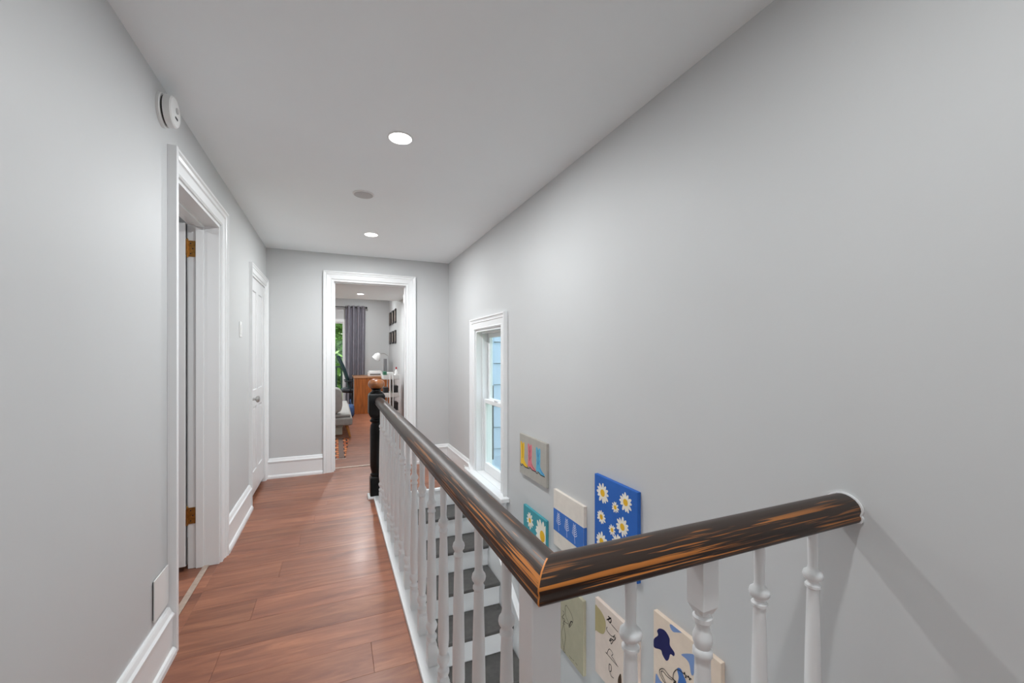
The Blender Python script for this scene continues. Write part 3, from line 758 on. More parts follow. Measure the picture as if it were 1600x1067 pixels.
t = thing('wall_outlet', 'small white outlet plate in the baseboard under the window sill', 'outlet', (XR - 0.03, 4.05, 0.06))
MB().box(XR - 0.026, XR - 0.0205, 4.02, 4.13, 0.05, 0.12).build('outlet_plate', 'plastic_white', t, bevel=0.002)
for y in (4.05, 4.10): MB().box(XR - 0.0275, XR - 0.026, y - 0.014, y + 0.014, 0.068, 0.102).build('outlet_socket', 'cover_grey', t, bevel=0.001)

# ================================================================== CANVASES ON THE STAIR WALL
CF = XR - 0.020                     # painted face
def canvas(name, y0, y1, z0, z1, paint, label):
    t = thing(name, label, 'canvas', (XR, (y0 + y1) / 2, z0), 'painted canvases on the stair wall')
    MB().box(CF, XR - 0.0005, y0, y1, z0, z1).build('canvas_panel', paint, t, bevel=0.002)
    return t
def flat(t, poly, paint, name, lift=1, parent=None):
    x1 = CF - 0.0001; x0 = CF - 0.0005 * lift
    return MB().prism_yz(poly, x0, x1).build(name, paint, parent or t)
def ell(cy, cz, ry, rz, n=18, rot=0.0):
    out = []
    for i in range(n):
        a = 2 * PI * i / n; p, q = ry * math.cos(a), rz * math.sin(a)
        out.append((cy + p * math.cos(rot) - q * math.sin(rot), cz + p * math.sin(rot) + q * math.cos(rot)))
    return out
def smooth_poly(pts, n=4, closed=True):
    out = []; m = len(pts)
    rng = range(m if closed else m - 1)
    for i in rng:
        g = (lambda k: pts[k % m]) if closed else (lambda k: pts[max(0, min(m - 1, k))])
        p0, p1, p2, p3 = g(i - 1), g(i), g(i + 1), g(i + 2)
        for s2 in range(n):
            t2 = s2 / n
            out.append(tuple(0.5 * ((2 * p1[d]) + (-p0[d] + p2[d]) * t2 + (2 * p0[d] - 5 * p1[d] + 4 * p2[d] - p3[d]) * t2 ** 2 + (-p0[d] + 3 * p1[d] - 3 * p2[d] + p3[d]) * t2 ** 3) for d in (0, 1)))
    if not closed: out.append(pts[-1])
    return out
def stroke(mb, pts, wd, lift=2, curve=True):
    """ink line: ribbon of width wd along (y, z) points"""
    P = smooth_poly(pts, 5, False) if curve else pts
    L2, R2 = [], []
    for i, p in enumerate(P):
        a, b2 = P[max(i - 1, 0)], P[min(i + 1, len(P) - 1)]
        d = Vector((b2[0] - a[0], b2[1] - a[1])); d = d.normalized() if d.length > 1e-9 else Vector((1, 0))
        nn = Vector((-d.y, d.x)) * wd / 2
        L2.append((CF - 0.0004 * lift, p[0] + nn.x, p[1] + nn.y)); R2.append((CF - 0.0004 * lift, p[0] - nn.x, p[1] - nn.y))
    k = len(P); mb.add(L2 + R2, [(i, i + 1, k + i + 1, k + i) for i in range(k - 1)])
def pz(u, v):
    p = on_x(u, v, CF); return (p[1], p[2])
def daisy(t, cy, cz, r, n, z_gold=0.36, clip=None):
    m = MB()
    for i in range(n):
        a = 2 * PI * i / n + random.uniform(-0.1, 0.1)
        rr = r * random.uniform(0.88, 1.06)
        pl = ell(cy + math.cos(a) * rr * 0.6, cz + math.sin(a) * rr * 0.6, rr * 0.42, rr * 0.17, 10, a)
        if clip: pl = [(min(max(y, clip[0]), clip[1]), min(max(z, clip[2]), clip[3])) for y, z in pl]
        m.prism_yz(pl, CF - 0.0005 - 0.00002 * i, CF - 0.0001)
    o = m.build('daisy_petals', 'paint_petal', t)
    pl = ell(cy, cz, r * z_gold, r * z_gold, 16)
    if clip: pl = [(min(max(y, clip[0]), clip[1]), min(max(z, clip[2]), clip[3])) for y, z in pl]
    MB().prism_yz(pl, CF - 0.0012, CF - 0.0001).build('daisy_center', 'paint_gold', o)

# three boots
bx = (2.322, 2.732, 0.412, 0.693)
t = canvas('boots_canvas', *bx, 'paint_stone', 'stone grey canvas of a yellow, a pink and a blue boot')
def boot(t, y, z, s, body, foot):
    """y = heel side (toward +Y the far side is drawn left); boots point toward -Y"""
    P = lambda a, b2: (y - a * s * 1.16, z + b2 * s)
    up = smooth_poly([P(0.00, 0.98), P(0.10, 1.03), P(0.17, 0.94), P(0.25, 1.03), P(0.34, 0.97), P(0.33, 0.55), P(0.33, 0.32), P(0.45, 0.19), P(0.60, 0.12), P(0.64, 0.04), P(0.40, 0.03), P(0.18, 0.10), P(0.02, 0.07), P(0.03, 0.35), P(0.03, 0.6)], 3)
    o = flat(t, up, body, 'boot')
    m = MB()
    stroke(m, [P(0.0, 0.07), P(0.01, 0.0), P(0.14, 0.0), P(0.16, 0.08), P(0.38, 0.015), P(0.66, 0.03)], 0.035 * s, 3, False)
    stroke(m, [P(0.17, 0.94), P(0.18, 0.6), P(0.17, 0.34)], 0.02 * s, 3)
    m.build('boot_sole', 'paint_black', o)
    m = MB(); stroke(m, [P(0.07, 0.85), P(0.17, 0.68), P(0.28, 0.86)], 0.02 * s, 3); stroke(m, [P(0.06, 0.55), P(0.17, 0.40), P(0.29, 0.56)], 0.02 * s, 3); stroke(m, [P(0.30, 0.25), P(0.45, 0.14), P(0.6, 0.08)], 0.03 * s, 3)
    m.build('boot_stitching', foot, o)
boot(t, 2.715, 0.468, 0.165, 'paint_yellow', 'paint_gold')
boot(t, 2.595, 0.475, 0.165, 'paint_pink', 'paint_boot_brown')
boot(t, 2.468, 0.475, 0.165, 'paint_sky', 'paint_blue')

# teal with two daisies
c4 = (2.327, 2.666, -0.14, 0.204)
t = canvas('small_daisy_canvas', *c4, 'paint_teal', 'teal canvas with a small and a large white daisy')
daisy(t, *pz(828, 813), 0.056, 11, 0.3); daisy(t, *pz(847.5, 838), 0.104, 15, 0.34, clip=(c4[0] + 0.004, c4[1], c4[2], c4[3]))

# cream with a blue band and sprigs
c4 = (1.894, 2.227, 0.106, 0.441)
t = canvas('sprig_canvas', *c4, 'paint_cream', 'cream canvas with a blue band and three pale sprigs')
zb1, zb0 = 0.327, 0.196
o = MB().box(CF - 0.0006, CF - 0.0001, c4[0] + 0.001, c4[1] - 0.001, zb0, zb1).build('blue_band', 'paint_blue', t)
MB().box(CF, XR - 0.001, c4[0] - 0.0006, c4[0] - 0.0001, zb0, zb1).build('band_edge', 'paint_blue', o)
for cy in (2.165, 2.07, 1.985):
    m = MB(); stroke(m, [(cy - 0.004, zb0 + 0.012), (cy, zb0 + 0.05), (cy + 0.002, zb1 - 0.016)], 0.003, 3)
    for k in range(6):
        zz = zb0 + 0.05 + 0.011 * k; ww = 0.026 - 0.003 * k
        for sg in (-1, 1): stroke(m, [(cy, zz), (cy + sg * ww * 0.6, zz + 0.006), (cy + sg * ww, zz + 0.016)], 0.0034, 3)
    m.build('sprig', 'paint_sprig', o)

# blue with many daisies
c4 = (1.465, 1.793, 0.245, 0.647)
t = canvas('blue_daisy_canvas', *c4, 'paint_daisyblue', 'tall royal blue canvas scattered with white daisies')
K = 5.081
for x, y, r in ((720, 560, 0.050), (902, 635, 0.045), (820, 674, 0.028), (710, 750, 0.036), (795, 853, 0.028), (877, 830, 0.045), (712, 945, 0.048), (838, 955, 0.040)):
    daisy(t, *pz(800 + x / K, 660 + y / K), r, 12 if r > 0.03 else 10, clip=c4)
daisy(t, 1.53, 0.30, 0.04, 12, clip=c4)

# olive canvas with a line drawing
c4 = (1.90, 2.232, -0.472, -0.069)
t = canvas('olive_line_canvas', *c4, 'paint_olive', 'olive grey canvas with a thin black line drawing behind the corner post')
q = lambda x, y: pz(860 + x / 7.257, 920 + y / 7.257)
m = MB()
stroke(m, [q(170, 205), q(185, 190), q(240, 290), q(255, 370), q(215, 435), q(205, 380), q(175, 300), q(168, 210)], 0.0028)
stroke(m, [q(215, 420), q(235, 370), q(255, 380)], 0.006)
stroke(m, [q(140, 245), q(160, 280), q(135, 320), q(165, 350), q(145, 390), q(165, 400)], 0.003)
stroke(m, [q(130, 310), q(150, 360), q(205, 400)], 0.0025)
stroke(m, [q(150, 400), q(128, 500), q(140, 600), q(170, 720)], 0.0025); stroke(m, [q(152, 410), q(172, 520), q(165, 620), q(150, 700), q(170, 725)], 0.0025)
stroke(m, [q(215, 755), q(232, 780), q(245, 795)], 0.0025); stroke(m, [q(252, 800), q(268, 815)], 0.0025); stroke(m, [q(285, 835), q(308, 868)], 0.0025)
m.build('line_drawing', 'paint_ink', t)

# blush canvas with khaki blob and ink scribbles
c4 = (1.465, 1.788, -0.36, 0.018)
t = canvas('blush_line_canvas', *c4, 'paint_blush', 'blush canvas with a khaki half circle and black ink scribbles')
flat(t, [(min(max(y, c4[0]), c4[1] - 0.001), min(z, c4[3])) for y, z in smooth_poly([q(503, 190), q(545, 215), q(590, 280), q(625, 370), q(625, 460), q(600, 510), q(560, 500), q(520, 470), q(503, 450)], 4)], 'paint_khaki', 'khaki_blob')
m = MB()
stroke(m, [q(655, 310), q(690, 345), q(680, 385), q(660, 350), q(690, 330), q(640, 350)], 0.006)
stroke(m, [q(690, 400), q(730, 445), q(768, 490)], 0.003)
stroke(m, [q(645, 430), q(640, 465), q(690, 530), q(740, 550), q(720, 585), q(690, 560), q(670, 590), q(715, 575), q(690, 625), q(685, 560)], 0.0035)
stroke(m, [q(735, 520), q(715, 545), q(738, 575)], 0.003)
stroke(m, [q(625, 715), q(690, 790), q(770, 885)], 0.003); stroke(m, [q(640, 735), q(670, 680), q(710, 735), q(695, 760), q(720, 800), q(765, 880)], 0.003)
stroke(m, [q(668, 850), q(690, 870), q(690, 930), q(668, 925), q(668, 850)], 0.004); stroke(m, [q(672, 930), q(690, 985), q(720, 1012)], 0.0035)
m.build('ink_scribble', 'paint_ink', t)
flat(t, smooth_poly([q(800, 965), q(772, 1000), q(768, 1070), q(805, 1100)], 4), 'paint_umber', 'umber_blob')

# peach canvas, blue shapes
c4 = (1.035, 1.365, -0.21, 0.190)
t = canvas('blue_shapes_canvas', *c4, 'paint_peach', 'peach canvas with navy and pale blue shapes and a line drawing')
q = lambda x, y: pz(1000 + x / 7.257, 920 + y / 7.257)
cl = lambda pts: [(min(max(y, c4[0] + 0.001), c4[1] - 0.001), min(z, c4[3] - 0.001)) for y, z in pts]
flat(t, cl(smooth_poly([q(195, 475), q(225, 448), q(285, 475), q(335, 560), q(340, 640), q(390, 720), q(385, 762), q(345, 740), q(325, 800), q(295, 812), q(255, 745), q(235, 690), q(160, 660), q(158, 570), q(205, 525)], 4)), 'paint_navy', 'navy_blob')
flat(t, cl(smooth_poly([q(345, 400), q(345, 440), q(370, 480), q(400, 492), q(490, 490), q(430, 440)], 4)), 'paint_periwinkle', 'periwinkle_blob')
flat(t, cl(smooth_poly([q(470, 740), q(520, 790), q(560, 850), q(580, 965), q(610, 965), q(618, 800), q(600, 740)], 4)), 'paint_periwinkle', 'periwinkle_blob')
flat(t, cl(smooth_poly([q(185, 960), q(225, 1030), q(270, 1090), q(180, 1100), q(176, 1030)], 4)), 'paint_periwinkle', 'periwinkle_blob')
flat(t, cl(smooth_poly([q(420, 905), q(460, 905), q(490, 970), q(525, 1080), q(430, 1090), q(440, 1000)], 4)), 'paint_cornflower', 'cornflower_blob')
m = MB()
stroke(m, [q(380, 1020), q(330, 980), q(275, 910), q(235, 908), q(222, 940), q(250, 1010), q(290, 1075)], 0.003, 3)
stroke(m, [q(370, 1035), q(310, 990), q(262, 935), q(240, 945), q(275, 1020), q(300, 1080)], 0.003, 3)
stroke(m, [q(415, 915), q(385, 950), q(378, 1010), q(400, 1070)], 0.003, 3); stroke(m, [q(370, 1020), q(410, 1050), q(380, 1060)], 0.004, 3)
stroke(m, [q(415, 910), q(450, 925), q(480, 945), q(520, 980), q(590, 1025)], 0.003, 3)
for a, b2 in ((500, 945), (515, 990), (545, 985), (560, 1015)): stroke(m, [q(a, b2), q(a + 12, b2 + 10), q(a - 2, b2 + 14)], 0.004, 3)
m.build('line_drawing', 'paint_ink', t)

# ================================================================== BEDROOM
# curtain and rod
t = thing('curtain', 'grey grommet curtain hanging beside the bedroom patio door', 'curtain', (0.45, YB2 - 0.1, 0.02))
m = MB(); n = 84; rows = [(2.40, 1.0), (2.2, 1.0), (1.2, 0.97), (0.02, 0.92)]
vs = []
for z, sp in rows:
    for side in (0, 1):
        for i in range(n):
            f = i / (n - 1); x = 0.215 + f * 0.44 * (1.0 if sp == 1.0 else sp) + (1.0 - sp) * 0.1
            y = YB2 - 0.10 + 0.055 * math.sin(f * 2 * PI * 4.2 + 0.4) + (0.003 if side else -0.003)
            vs.append((x, y, z))
fs = []
for j2 in range(len(rows) - 1):
    for side in (0, 1):
        a = (j2 * 2 + side) * n; b2 = ((j2 + 1) * 2 + side) * n
        fs += [(a + i, a + i + 1, b2 + i + 1, b2 + i) for i in range(n - 1)]
    a, b2, c2, d2 = j2 * 2 * n, (j2 * 2 + 1) * n, (j2 + 1) * 2 * n, ((j2 + 1) * 2 + 1) * n
    fs += [(a, c2, d2, b2), (a + n - 1, b2 + n - 1, d2 + n - 1, c2 + n - 1)]
fs += [(i, i + 1, n + i + 1, n + i) for i in range(n - 1)]
e2 = (len(rows) - 1) * 2 * n; fs += [(e2 + i, e2 + n + i, e2 + n + i + 1, e2 + i + 1) for i in range(n - 1)]
m.add(vs, fs); m.build('curtain_cloth', 'curtain_grey', t, smooth=True, angle=60)
for k2 in range(6):
    MB().lathe([(0.024, -0.005), (0.024, 0.005)], (0.235 + 0.08 * k2, YB2 - 0.10, 2.365), 14, axis='x').build('curtain_grommet', 'steel', t, smooth=True)
t = thing('curtain_rod', 'thin dark curtain rod above the bedroom patio door', 'curtain rod', (-0.6, YB2 - 0.1, 2.365))
MB().tube([(-1.9, YB2 - 0.10, 2.365), (0.655, YB2 - 0.10, 2.365)], 0.011, 10).build('rod', 'rod_dark', t, smooth=True)
MB().lathe([(0.011, 0), (0.020, 0.004), (0.024, 0.02), (0.018, 0.036), (0.004, 0.042)], (0.655, YB2 - 0.10, 2.365), 14, axis='x').build('rod_finial', 'rod_dark', t, smooth=True)
m = MB(); m.box(0.685, 0.715, YB2 - 0.006, YB2 - 0.0005, 2.33, 2.37); m.tube([(0.70, YB2 - 0.005, 2.345), (0.67, YB2 - 0.09, 2.345), (0.645, YB2 - 0.10, 2.353)], 0.006, 8)
m.build('rod_bracket', 'steel', t)

# sofa seen end-on
t = thing('sofa', 'low grey upholstered sofa on splayed wooden legs in the bedroom', 'sofa', (-0.2, 7.8, 0))
MB().box(-0.62, 0.24, 6.76, 8.9, 0.185, 0.305).build('sofa_base', 'sofa_grey', t, bevel=0.03, seg=4)
MB().box(-0.60, 0.215, 6.80, 8.88, 0.307, 0.35).build('seat_cushion', 'sofa_grey', t, bevel=0.02, seg=3)
MB().box(-0.80, -0.625, 6.76, 8.9, 0.22, 0.82).build('backrest', 'sofa_grey', t, bevel=0.04, seg=4)
for x, y, dx, dy in ((0.16, 6.86, 0.05, -0.03), (0.16, 8.80, 0.05, 0.03), (-0.55, 6.86, -0.05, -0.03), (-0.55, 8.80, -0.05, 0.03)):
    MB().tube([(x, y, 0.186), (x + dx, y + dy, 0.0)], 0.026, 12, 0.014).build('sofa_leg', 'oak', t, smooth=True)
o = MB().blob((-0.24, 6.93, 0.56), (0.34, 0.14, 0.208), 0.42, 28, 16).build('sofa_pillow', 'pillow_grey', None, smooth=True, angle=80)
tag(o, 'plump grey pillow propped on the near end of the sofa', 'pillow')
t = thing('storage_bin', 'shallow pale storage bin under the sofa', 'storage bin', (-0.2, 7.2, 0))
MB().box(-0.55, 0.10, 7.0, 7.7, 0.012, 0.13).build('bin_body', 'bin_white', t, bevel=0.012)
MB().box(-0.56, 0.11, 6.99, 7.71, 0.13, 0.155).build('bin_lid', 'bin_white', t, bevel=0.006)
rg = thing('rug', 'patterned orange and dark brown rug on the bedroom floor', 'rug', (-0.6, 6.1, 0))
rp = [(-1.5, 5.62), (0.115, 5.45), (0.19, 6.74), (-1.4, 6.74)]
MB().prism_xy(rp, 0.0005, 0.010).build('rug_pile', 'rug', rg)
m = MB()
for i in range(110):
    f = i / 109; x = -1.5 + 1.615 * f; y = 5.62 - 0.17 * f
    m.add([(x - 0.003, y, 0.004), (x + 0.003, y, 0.004), (x + 0.003 + random.uniform(-.006, .006), y - 0.045, 0.0015), (x - 0.003, y - 0.045, 0.0015)], [(0, 1, 2, 3)])
fr = m.build('rug_fringe', 'paint_cream', rg); fr['kind'] = 'stuff'

# desk
dk = thing('desk', 'brown wooden desk with a solid end panel in the bedroom', 'desk', (0.75, 9.9, 0))
DT = 0.79
MB().box(0.365, 1.12, 9.41, 9.435, 0.0, DT - 0.03).build('end_panel', 'desk_wood', dk, bevel=0.002)
MB().box(0.352, 1.15, 9.395, 10.28, DT - 0.03, DT).build('desk_top', 'desk_top', dk, bevel=0.004)
MB().box(0.365, 1.12, 10.22, 10.245, 0.0, DT - 0.03).build('end_panel', 'desk_wood', dk, bevel=0.002)
MB().box(1.08, 1.10, 9.435, 10.22, 0.25, DT - 0.03).build('modesty_panel', 'desk_wood', dk)
for y in (9.42, 10.235):
    MB().box(0.352, 0.3645, y - 0.018, y + 0.018, 0.0, DT - 0.031).build('metal_leg', 'steel', dk)

# office chair facing the desk (+X)
ch = thing('office_chair', 'dark teal high-back office chair reclined beside the desk', 'chair', (0.20, 9.85, 0))
cx, cy = 0.20, 9.85
prof = [(0.16, 0.50), (0.13, 0.66), (0.07, 0.86), (0.0, 1.04), (-0.05, 1.16), (-0.085, 1.235)]
def chair_back(x_off, th, hw, m2):
    rings = []
    for i, (x, z) in enumerate(prof):
        wv = hw * (1.0 if i < 4 else (0.9 if i == 4 else 0.68))
        rings.append([(cx - 0.10 + x + x_off + th * a, cy + wv * b2, z) for a, b2 in ((0, -0.82), (0.35, -1), (0.75, -0.9), (1, -0.5), (0.9, 0), (1, 0.5), (0.75, 0.9), (0.35, 1), (0, 0.82), (-0.1, 0))])
    return MB().loft(rings)
chair_back(0.0, 0.075, 0.25, None).build('chair_back', 'chair_teal', ch, smooth=True, angle=50, bevel=0.008)
MB().blob((cx + 0.18, cy, 0.485), (0.26, 0.26, 0.055), 0.45, 24, 12).build('chair_seat', 'chair_black', ch, smooth=True, angle=70)
for sg in (-1, 1):
    m = MB(); m.tube([(cx + 0.06, cy + sg * 0.24, 0.46), (cx + 0.10, cy + sg * 0.29, 0.50), (cx + 0.10, cy + sg * 0.29, 0.68)], 0.016, 8); m.box(cx - 0.02, cx + 0.19, cy + sg * 0.29 - 0.035, cy + sg * 0.29 + 0.035, 0.68, 0.705)
    m.build('armrest', 'chair_black', ch, bevel=0.006)
MB().lathe([(0.05, 0.09), (0.03, 0.12), (0.026, 0.30), (0.035, 0.31), (0.035, 0.43)], (cx + 0.16, cy, 0), 14).build('gas_column', 'chair_black', ch, smooth=True)
for k2 in range(5):
    a = k2 * 2 * PI / 5 + 0.3; ex, ey = cx + 0.16 + 0.26 * math.cos(a), cy + 0.26 * math.sin(a)
    l = MB().tube([(cx + 0.16, cy, 0.115), (ex, ey, 0.075)], 0.026, 8, 0.017).build('base_arm', 'chair_black', ch, smooth=True)
    MB().lathe([(0.012, -0.02), (0.026, -0.018), (0.026, 0.018), (0.012, 0.02)], (ex, ey, 0.0275), 14, axis='y').build('caster', 'chair_black', l, smooth=True)
bg2 = thing('cloth_bag', 'blue cloth bag slumped on the floor between sofa and desk', 'bag', (0.29, 9.12, 0))
MB().blob((0.285, 9.12, 0.125), (0.075, 0.15, 0.125), 0.6, 22, 14).build('bag_body', 'bag_blue', bg2, smooth=True, angle=80)
MB().tube([(0.285, 9.04, 0.235), (0.285, 9.06, 0.32), (0.285, 9.12, 0.35), (0.285, 9.18, 0.32), (0.285, 9.20, 0.235)], 0.008, 8).build('bag_strap', 'bag_blue', bg2, smooth=True)

# on the desk
t = thing('printer', 'flat white printer on the desk', 'printer', (0.80, 9.78, DT))
MB().box(0.66, 0.96, 9.62, 9.92, DT + 0.001, DT + 0.085).build('printer_body', 'plastic_white', t, bevel=0.012, seg=3)
MB().box(0.68, 0.94, 9.64, 9.90, DT + 0.085, DT + 0.115).build('printer_lid', 'lamp_white', t, bevel=0.008)
MB().box(0.70, 0.92, 9.612, 9.6205, DT + 0.03, DT + 0.05).build('paper_slot', 'slot_dark', t)
t = thing('desk_lamp', 'white desk lamp with tilted bowl shade and steel arm', 'lamp', (1.06, 9.72, DT))
lx, ly = 1.06, 9.55
MB().lathe([(0.075, 0), (0.075, 0.012), (0.02, 0.02), (0.012, 0.03)], (lx, ly, DT + 0.001), 20).build('lamp_base', 'steel', t, smooth=True)
MB().tube([(lx, ly, DT + 0.02), (lx + 0.03, ly, DT + 0.24), (lx + 0.02, ly, DT + 0.44), (lx - 0.06, ly, DT + 0.50), (lx - 0.16, ly, DT + 0.49)], 0.009, 8).build('lamp_arm', 'steel', t, smooth=True)
sh = MB().lathe([(0.022, 0.055), (0.035, 0.05), (0.075, 0.0), (0.088, -0.07), (0.092, -0.085), (0.088, -0.085), (0.07, 0.0), (0.03, 0.04)], (0, 0, 0), 22).build('lamp_shade', 'lamp_white', None, smooth=True, angle=50)
sh.location = (lx - 0.20, ly, DT + 0.455); sh.rotation_euler = (0.3, 0.55, 0); attach(sh, t)
t = thing('monitor', 'grey monitor seen from its edge on the desk', 'monitor', (1.05, 9.95, DT))
MB().box(1.04, 1.07, 9.75, 10.15, DT + 0.09, DT + 0.38).build('monitor_panel', 'monitor_grey', t, bevel=0.006)
m = MB(); m.box(1.05, 1.075, 9.93, 9.97, DT + 0.012, DT + 0.2); m.build('monitor_neck', 'steel', t)
MB().box(0.99, 1.12, 9.85, 10.05, DT + 0.001, DT + 0.012).build('monitor_foot', 'steel', t, bevel=0.003)

# three-tier cart
t = thing('rolling_cart', 'white three-tier rolling cart beside the bedroom wall', 'cart', (0.96, 8.1, 0))
def tray(z):
    m = MB(); x0, x1, y0, y1 = 0.815, 1.10, 7.98, 8.36
    m.box(x0, x1, y0, y1, z, z + 0.006); h = 0.085
    m.box(x0, x1, y0, y0 + 0.005, z, z + h); m.box(x0, x1, y1 - 0.005, y1, z, z + h); m.box(x0, x0 + 0.005, y0 + 0.005, y1 - 0.005, z, z + h); m.box(x1 - 0.005, x1, y0 + 0.005, y1 - 0.005, z, z + h)
    m.build('tray', 'plastic_white', t, bevel=0.002)
for z in (0.80, 0.47, 0.14): tray(z)
for y in (7.968, 8.372):
    for x in (0.93, 0.985): MB().tube([(x, y, 0.06), (x, y, 0.90)], 0.011, 8).build('cart_pole', 'plastic_white', t, smooth=True)
for x in (0.84, 1.075):
    for y in (8.0, 8.34):
        MB().lathe([(0.012, -0.012), (0.03, -0.01), (0.03, 0.01), (0.012, 0.012)], (x, y, 0.0305), 12, axis='x').build('caster', 'slot_dark', t, smooth=True)
        MB().lathe([(0.012, 0.0), (0.012, 0.085)], (x, y, 0.056), 8).build('caster_stem', 'steel', t)
def carton(name, x0, x1, y0, y1, z, h, m2, label, cat):
    tt = thing(name, label, cat, ((x0 + x1) / 2, (y0 + y1) / 2, z))
    MB().box(x0, x1, y0, y1, z, z + h * 0.8).build('box_body', m2, tt, bevel=0.003)
    MB().box(x0 - 0.002, x1 + 0.002, y0 - 0.002, y1 + 0.002, z + h * 0.8, z + h).build('box_lid', m2, tt, bevel=0.003)
def bottle(x, y, z, h, r, m2, cap, label):
    tt = thing('bottle', label, 'bottle', (x, y, z))
    MB().lathe([(r * 0.9, 0), (r, 0.004), (r, h * 0.62), (r * 0.45, h * 0.76), (r * 0.4, h * 0.84)], (x, y, z), 16).build('bottle_body', m2, tt, smooth=True)
    MB().lathe([(r * 0.48, h * 0.83), (r * 0.48, h), (r * 0.3, h * 1.01)], (x, y, z), 14).build('bottle_cap', cap, tt, smooth=True)
carton('tissue_box', 0.825, 0.875, 8.02, 8.2, 0.807, 0.14, 'green_box', 'green box on the top tray of the rolling cart', 'box')
carton('small_carton', 0.89, 1.00, 8.05, 8.2, 0.807, 0.12, 'plastic_white', 'white carton on the top tray of the rolling cart', 'box')
bottle(1.055, 8.06, 0.807, 0.22, 0.028, 'plastic_white', 'red_cap', 'white bottle with red cap on the top cart tray')
carton('black_case', 0.83, 0.915, 8.03, 8.3, 0.477, 0.17, 'dark_box', 'black case on the middle cart tray, at the desk side', 'case')
carton('black_case', 1.0, 1.085, 8.03, 8.3, 0.477, 0.20, 'dark_box', 'taller black case on the middle cart tray, at the wall side', 'case')
bottle(0.955, 8.1, 0.477, 0.16, 0.025, 'bin_white', 'plastic_white', 'white bottle between black cases on the middle cart tray')
carton('black_case', 0.83, 0.92, 8.03, 8.3, 0.147, 0.19, 'dark_box', 'black case on the bottom cart tray, at the desk side', 'case')
carton('black_case', 0.99, 1.085, 8.03, 8.3, 0.147, 0.22, 'dark_box', 'taller black case on the bottom cart tray, at the wall side', 'case')

# six frames on the bedroom wall
names = ('nearest the corner', 'in the middle', 'nearest the doorway')
for r0, (zt, zb, row) in enumerate(((2.25, 1.95, 'upper'), (1.79, 1.51, 'lower'))):
    for k2, (ya, yb) in enumerate(((10.02, 10.30), (9.58, 9.86), (9.14, 9.42))):
        t = thing('picture_frame', f'narrow black picture frame in the {row} row on the bedroom wall, {names[k2]}', 'picture frame', (BXR, (ya + yb) / 2, zb), 'small black frames on the bedroom wall')
        m = MB(); fw = 0.035; x0 = BXR - 0.022; x1 = BXR - 0.0005
        m.box(x0, x1, ya, ya + fw, zb, zt); m.box(x0, x1, yb - fw, yb, zb, zt); m.box(x0, x1, ya + fw, yb - fw, zb, zb + fw); m.box(x0, x1, ya + fw, yb - fw, zt - fw, zt)
        m.build('frame', 'frame_black', t)
        MB().box(x1 - 0.010, x1 - 0.004, ya + fw, yb - fw, zb + fw, zt - fw).build('print', 'picture_grey', t)

# ================================================================== OUTDOORS
# neighbouring wing with pale blue shingle siding, seen through the stair window
hs = thing('neighbour_house', 'pale blue sided house wall with a teal shutter outside the stair window', 'house', (2.6, 5.5, -3.0))
MB().box(1.97, 5.2, 5.34, 5.6, -3.0, 5.0).build('house_wall', 'exterior', hs)  # dark colour in the board gaps stands in for siding shadow lines
z = -2.93
while z < 4.9:
    MB().loft([[(1.985, 5.338, z), (1.985, 5.305, z), (1.985, 5.333, z + 0.280), (1.985, 5.338, z + 0.280)], [(5.2, 5.338, z), (5.2, 5.305, z), (5.2, 5.333, z + 0.280), (5.2, 5.338, z + 0.280)]]).build('siding_board', 'siding', hs)
    z += 0.291
MB().box(1.84, 1.984, 5.31, 5.60, -3.0, 5.0).build('corner_board', 'siding', hs)
sh = MB().box(1.865, 1.955, 5.285, 5.31, -0.02, 0.84).build('shutter', 'teal_board', hs); sh['label'] = 'narrow teal shutter'
MB().box(1.955, 1.972, 5.28, 5.31, -0.16, 0.84).build('shutter_edge', 'dark_box', sh)
tag(MB().box(-40, 40, -20, 70, -3.3, -3.0).build('lawn', 'grass'), 'green lawn around the house', 'lawn', kind='structure')
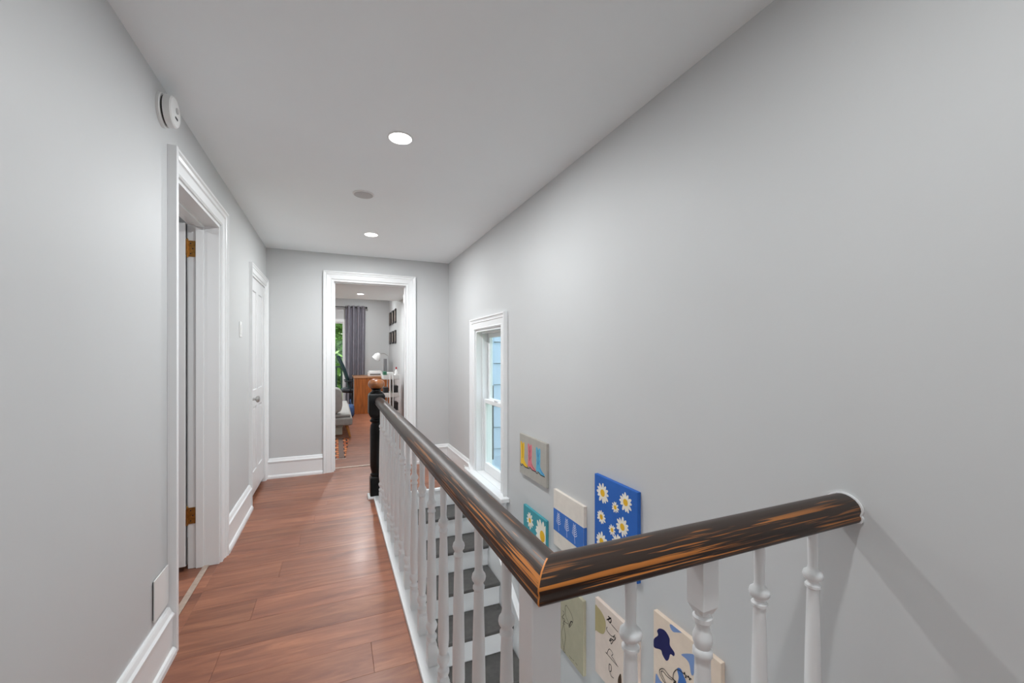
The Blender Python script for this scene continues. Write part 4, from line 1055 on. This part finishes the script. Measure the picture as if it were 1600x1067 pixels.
# deck with dark green railing
dkk = thing('deck', 'grey wooden deck with dark green railing outside the patio door', 'deck', (-0.8, 11.3, -3.0))
x = -2.6
yy = YB2 + 0.16
while yy < 12.2:
    MB().box(-2.8, 1.2, yy, yy + 0.135, -0.13, -0.10).build('deck_board', 'deck', dkk); yy += 0.142
for x in (-2.7, -0.75, 1.1):
    MB().box(x - 0.045, x + 0.045, 12.05, 12.14, -3.0, 0.99).build('railing_post', 'deck_green', dkk)
MB().box(-2.8, 1.2, 12.04, 12.15, 0.92, 0.96).build('railing_cap', 'deck_green', dkk)
MB().box(-2.8, 1.2, 12.07, 12.12, 0.0, 0.05).build('railing_bottom', 'deck_green', dkk)
for k2 in range(30):
    x = -2.6 + k2 * 0.125
    MB().box(x - 0.018, x + 0.018, 12.077, 12.113, 0.05, 0.92).build('railing_baluster', 'deck_green', dkk)
# trees
def tree(x, y, h, rx, rz, leaf, nleaf, seed, label):
    rnd = random.Random(seed)
    t = thing('tree', label, 'tree', (x, y, -3.0), 'trees beyond the deck')
    MB().tube([(x, y, -3.0), (x + 0.1, y, -1.0), (x - 0.05, y + 0.1, h)], 0.16, 10, 0.05).build('trunk', 'bark', t, smooth=True)
    m = MB(); vs = []; fs = []
    for i in range(nleaf):
        while True:
            p = Vector((rnd.uniform(-1, 1), rnd.uniform(-1, 1), rnd.uniform(-1, 1)))
            if 0.25 < p.length < 1.0: break
        lump = 0.82 + 0.18 * math.sin(p.x * 7 + seed) * math.cos(p.z * 6 + seed)
        c2 = Vector((x + p.x * rx * lump, y + p.y * rx * lump, h + p.z * rz * lump))
        d = Vector((rnd.gauss(0, 1), rnd.gauss(0, 1), rnd.gauss(0, 0.6))).normalized(); e = d.cross(Vector((rnd.gauss(0, 1), rnd.gauss(0, 1), rnd.gauss(0, 1)))).normalized()
        s2 = rnd.uniform(0.07, 0.15); o = len(vs)
        vs += [tuple(c2 - d * s2), tuple(c2 + e * s2 * 0.45), tuple(c2 + d * s2), tuple(c2 - e * s2 * 0.45)]; fs.append((o, o + 1, o + 2, o + 3))
    m.add(vs, fs); f = m.build('foliage', leaf, t); f['kind'] = 'stuff'
tree(0.0, 15.5, 1.5, 1.6, 2.3, 'leaf_a', 6000, 1, 'bright green leafy tree just beyond the deck railing')
tree(-3.6, 16.5, 1.3, 1.7, 2.2, 'leaf_b', 3600, 2, 'yellow green leafy tree beyond the deck')
tree(4.4, 18.5, 1.9, 1.9, 2.6, 'leaf_c', 3000, 3, 'dark green tree beyond the deck, behind the desk wall')
tree(0.2, 20.3, 2.8, 2.7, 3.6, 'leaf_c', 7000, 4, 'tall dark green tree farthest beyond the deck')
tree(0.0, 13.1, -0.7, 0.7, 1.1, 'leaf_b', 2600, 5, 'low light green bush below the deck railing')
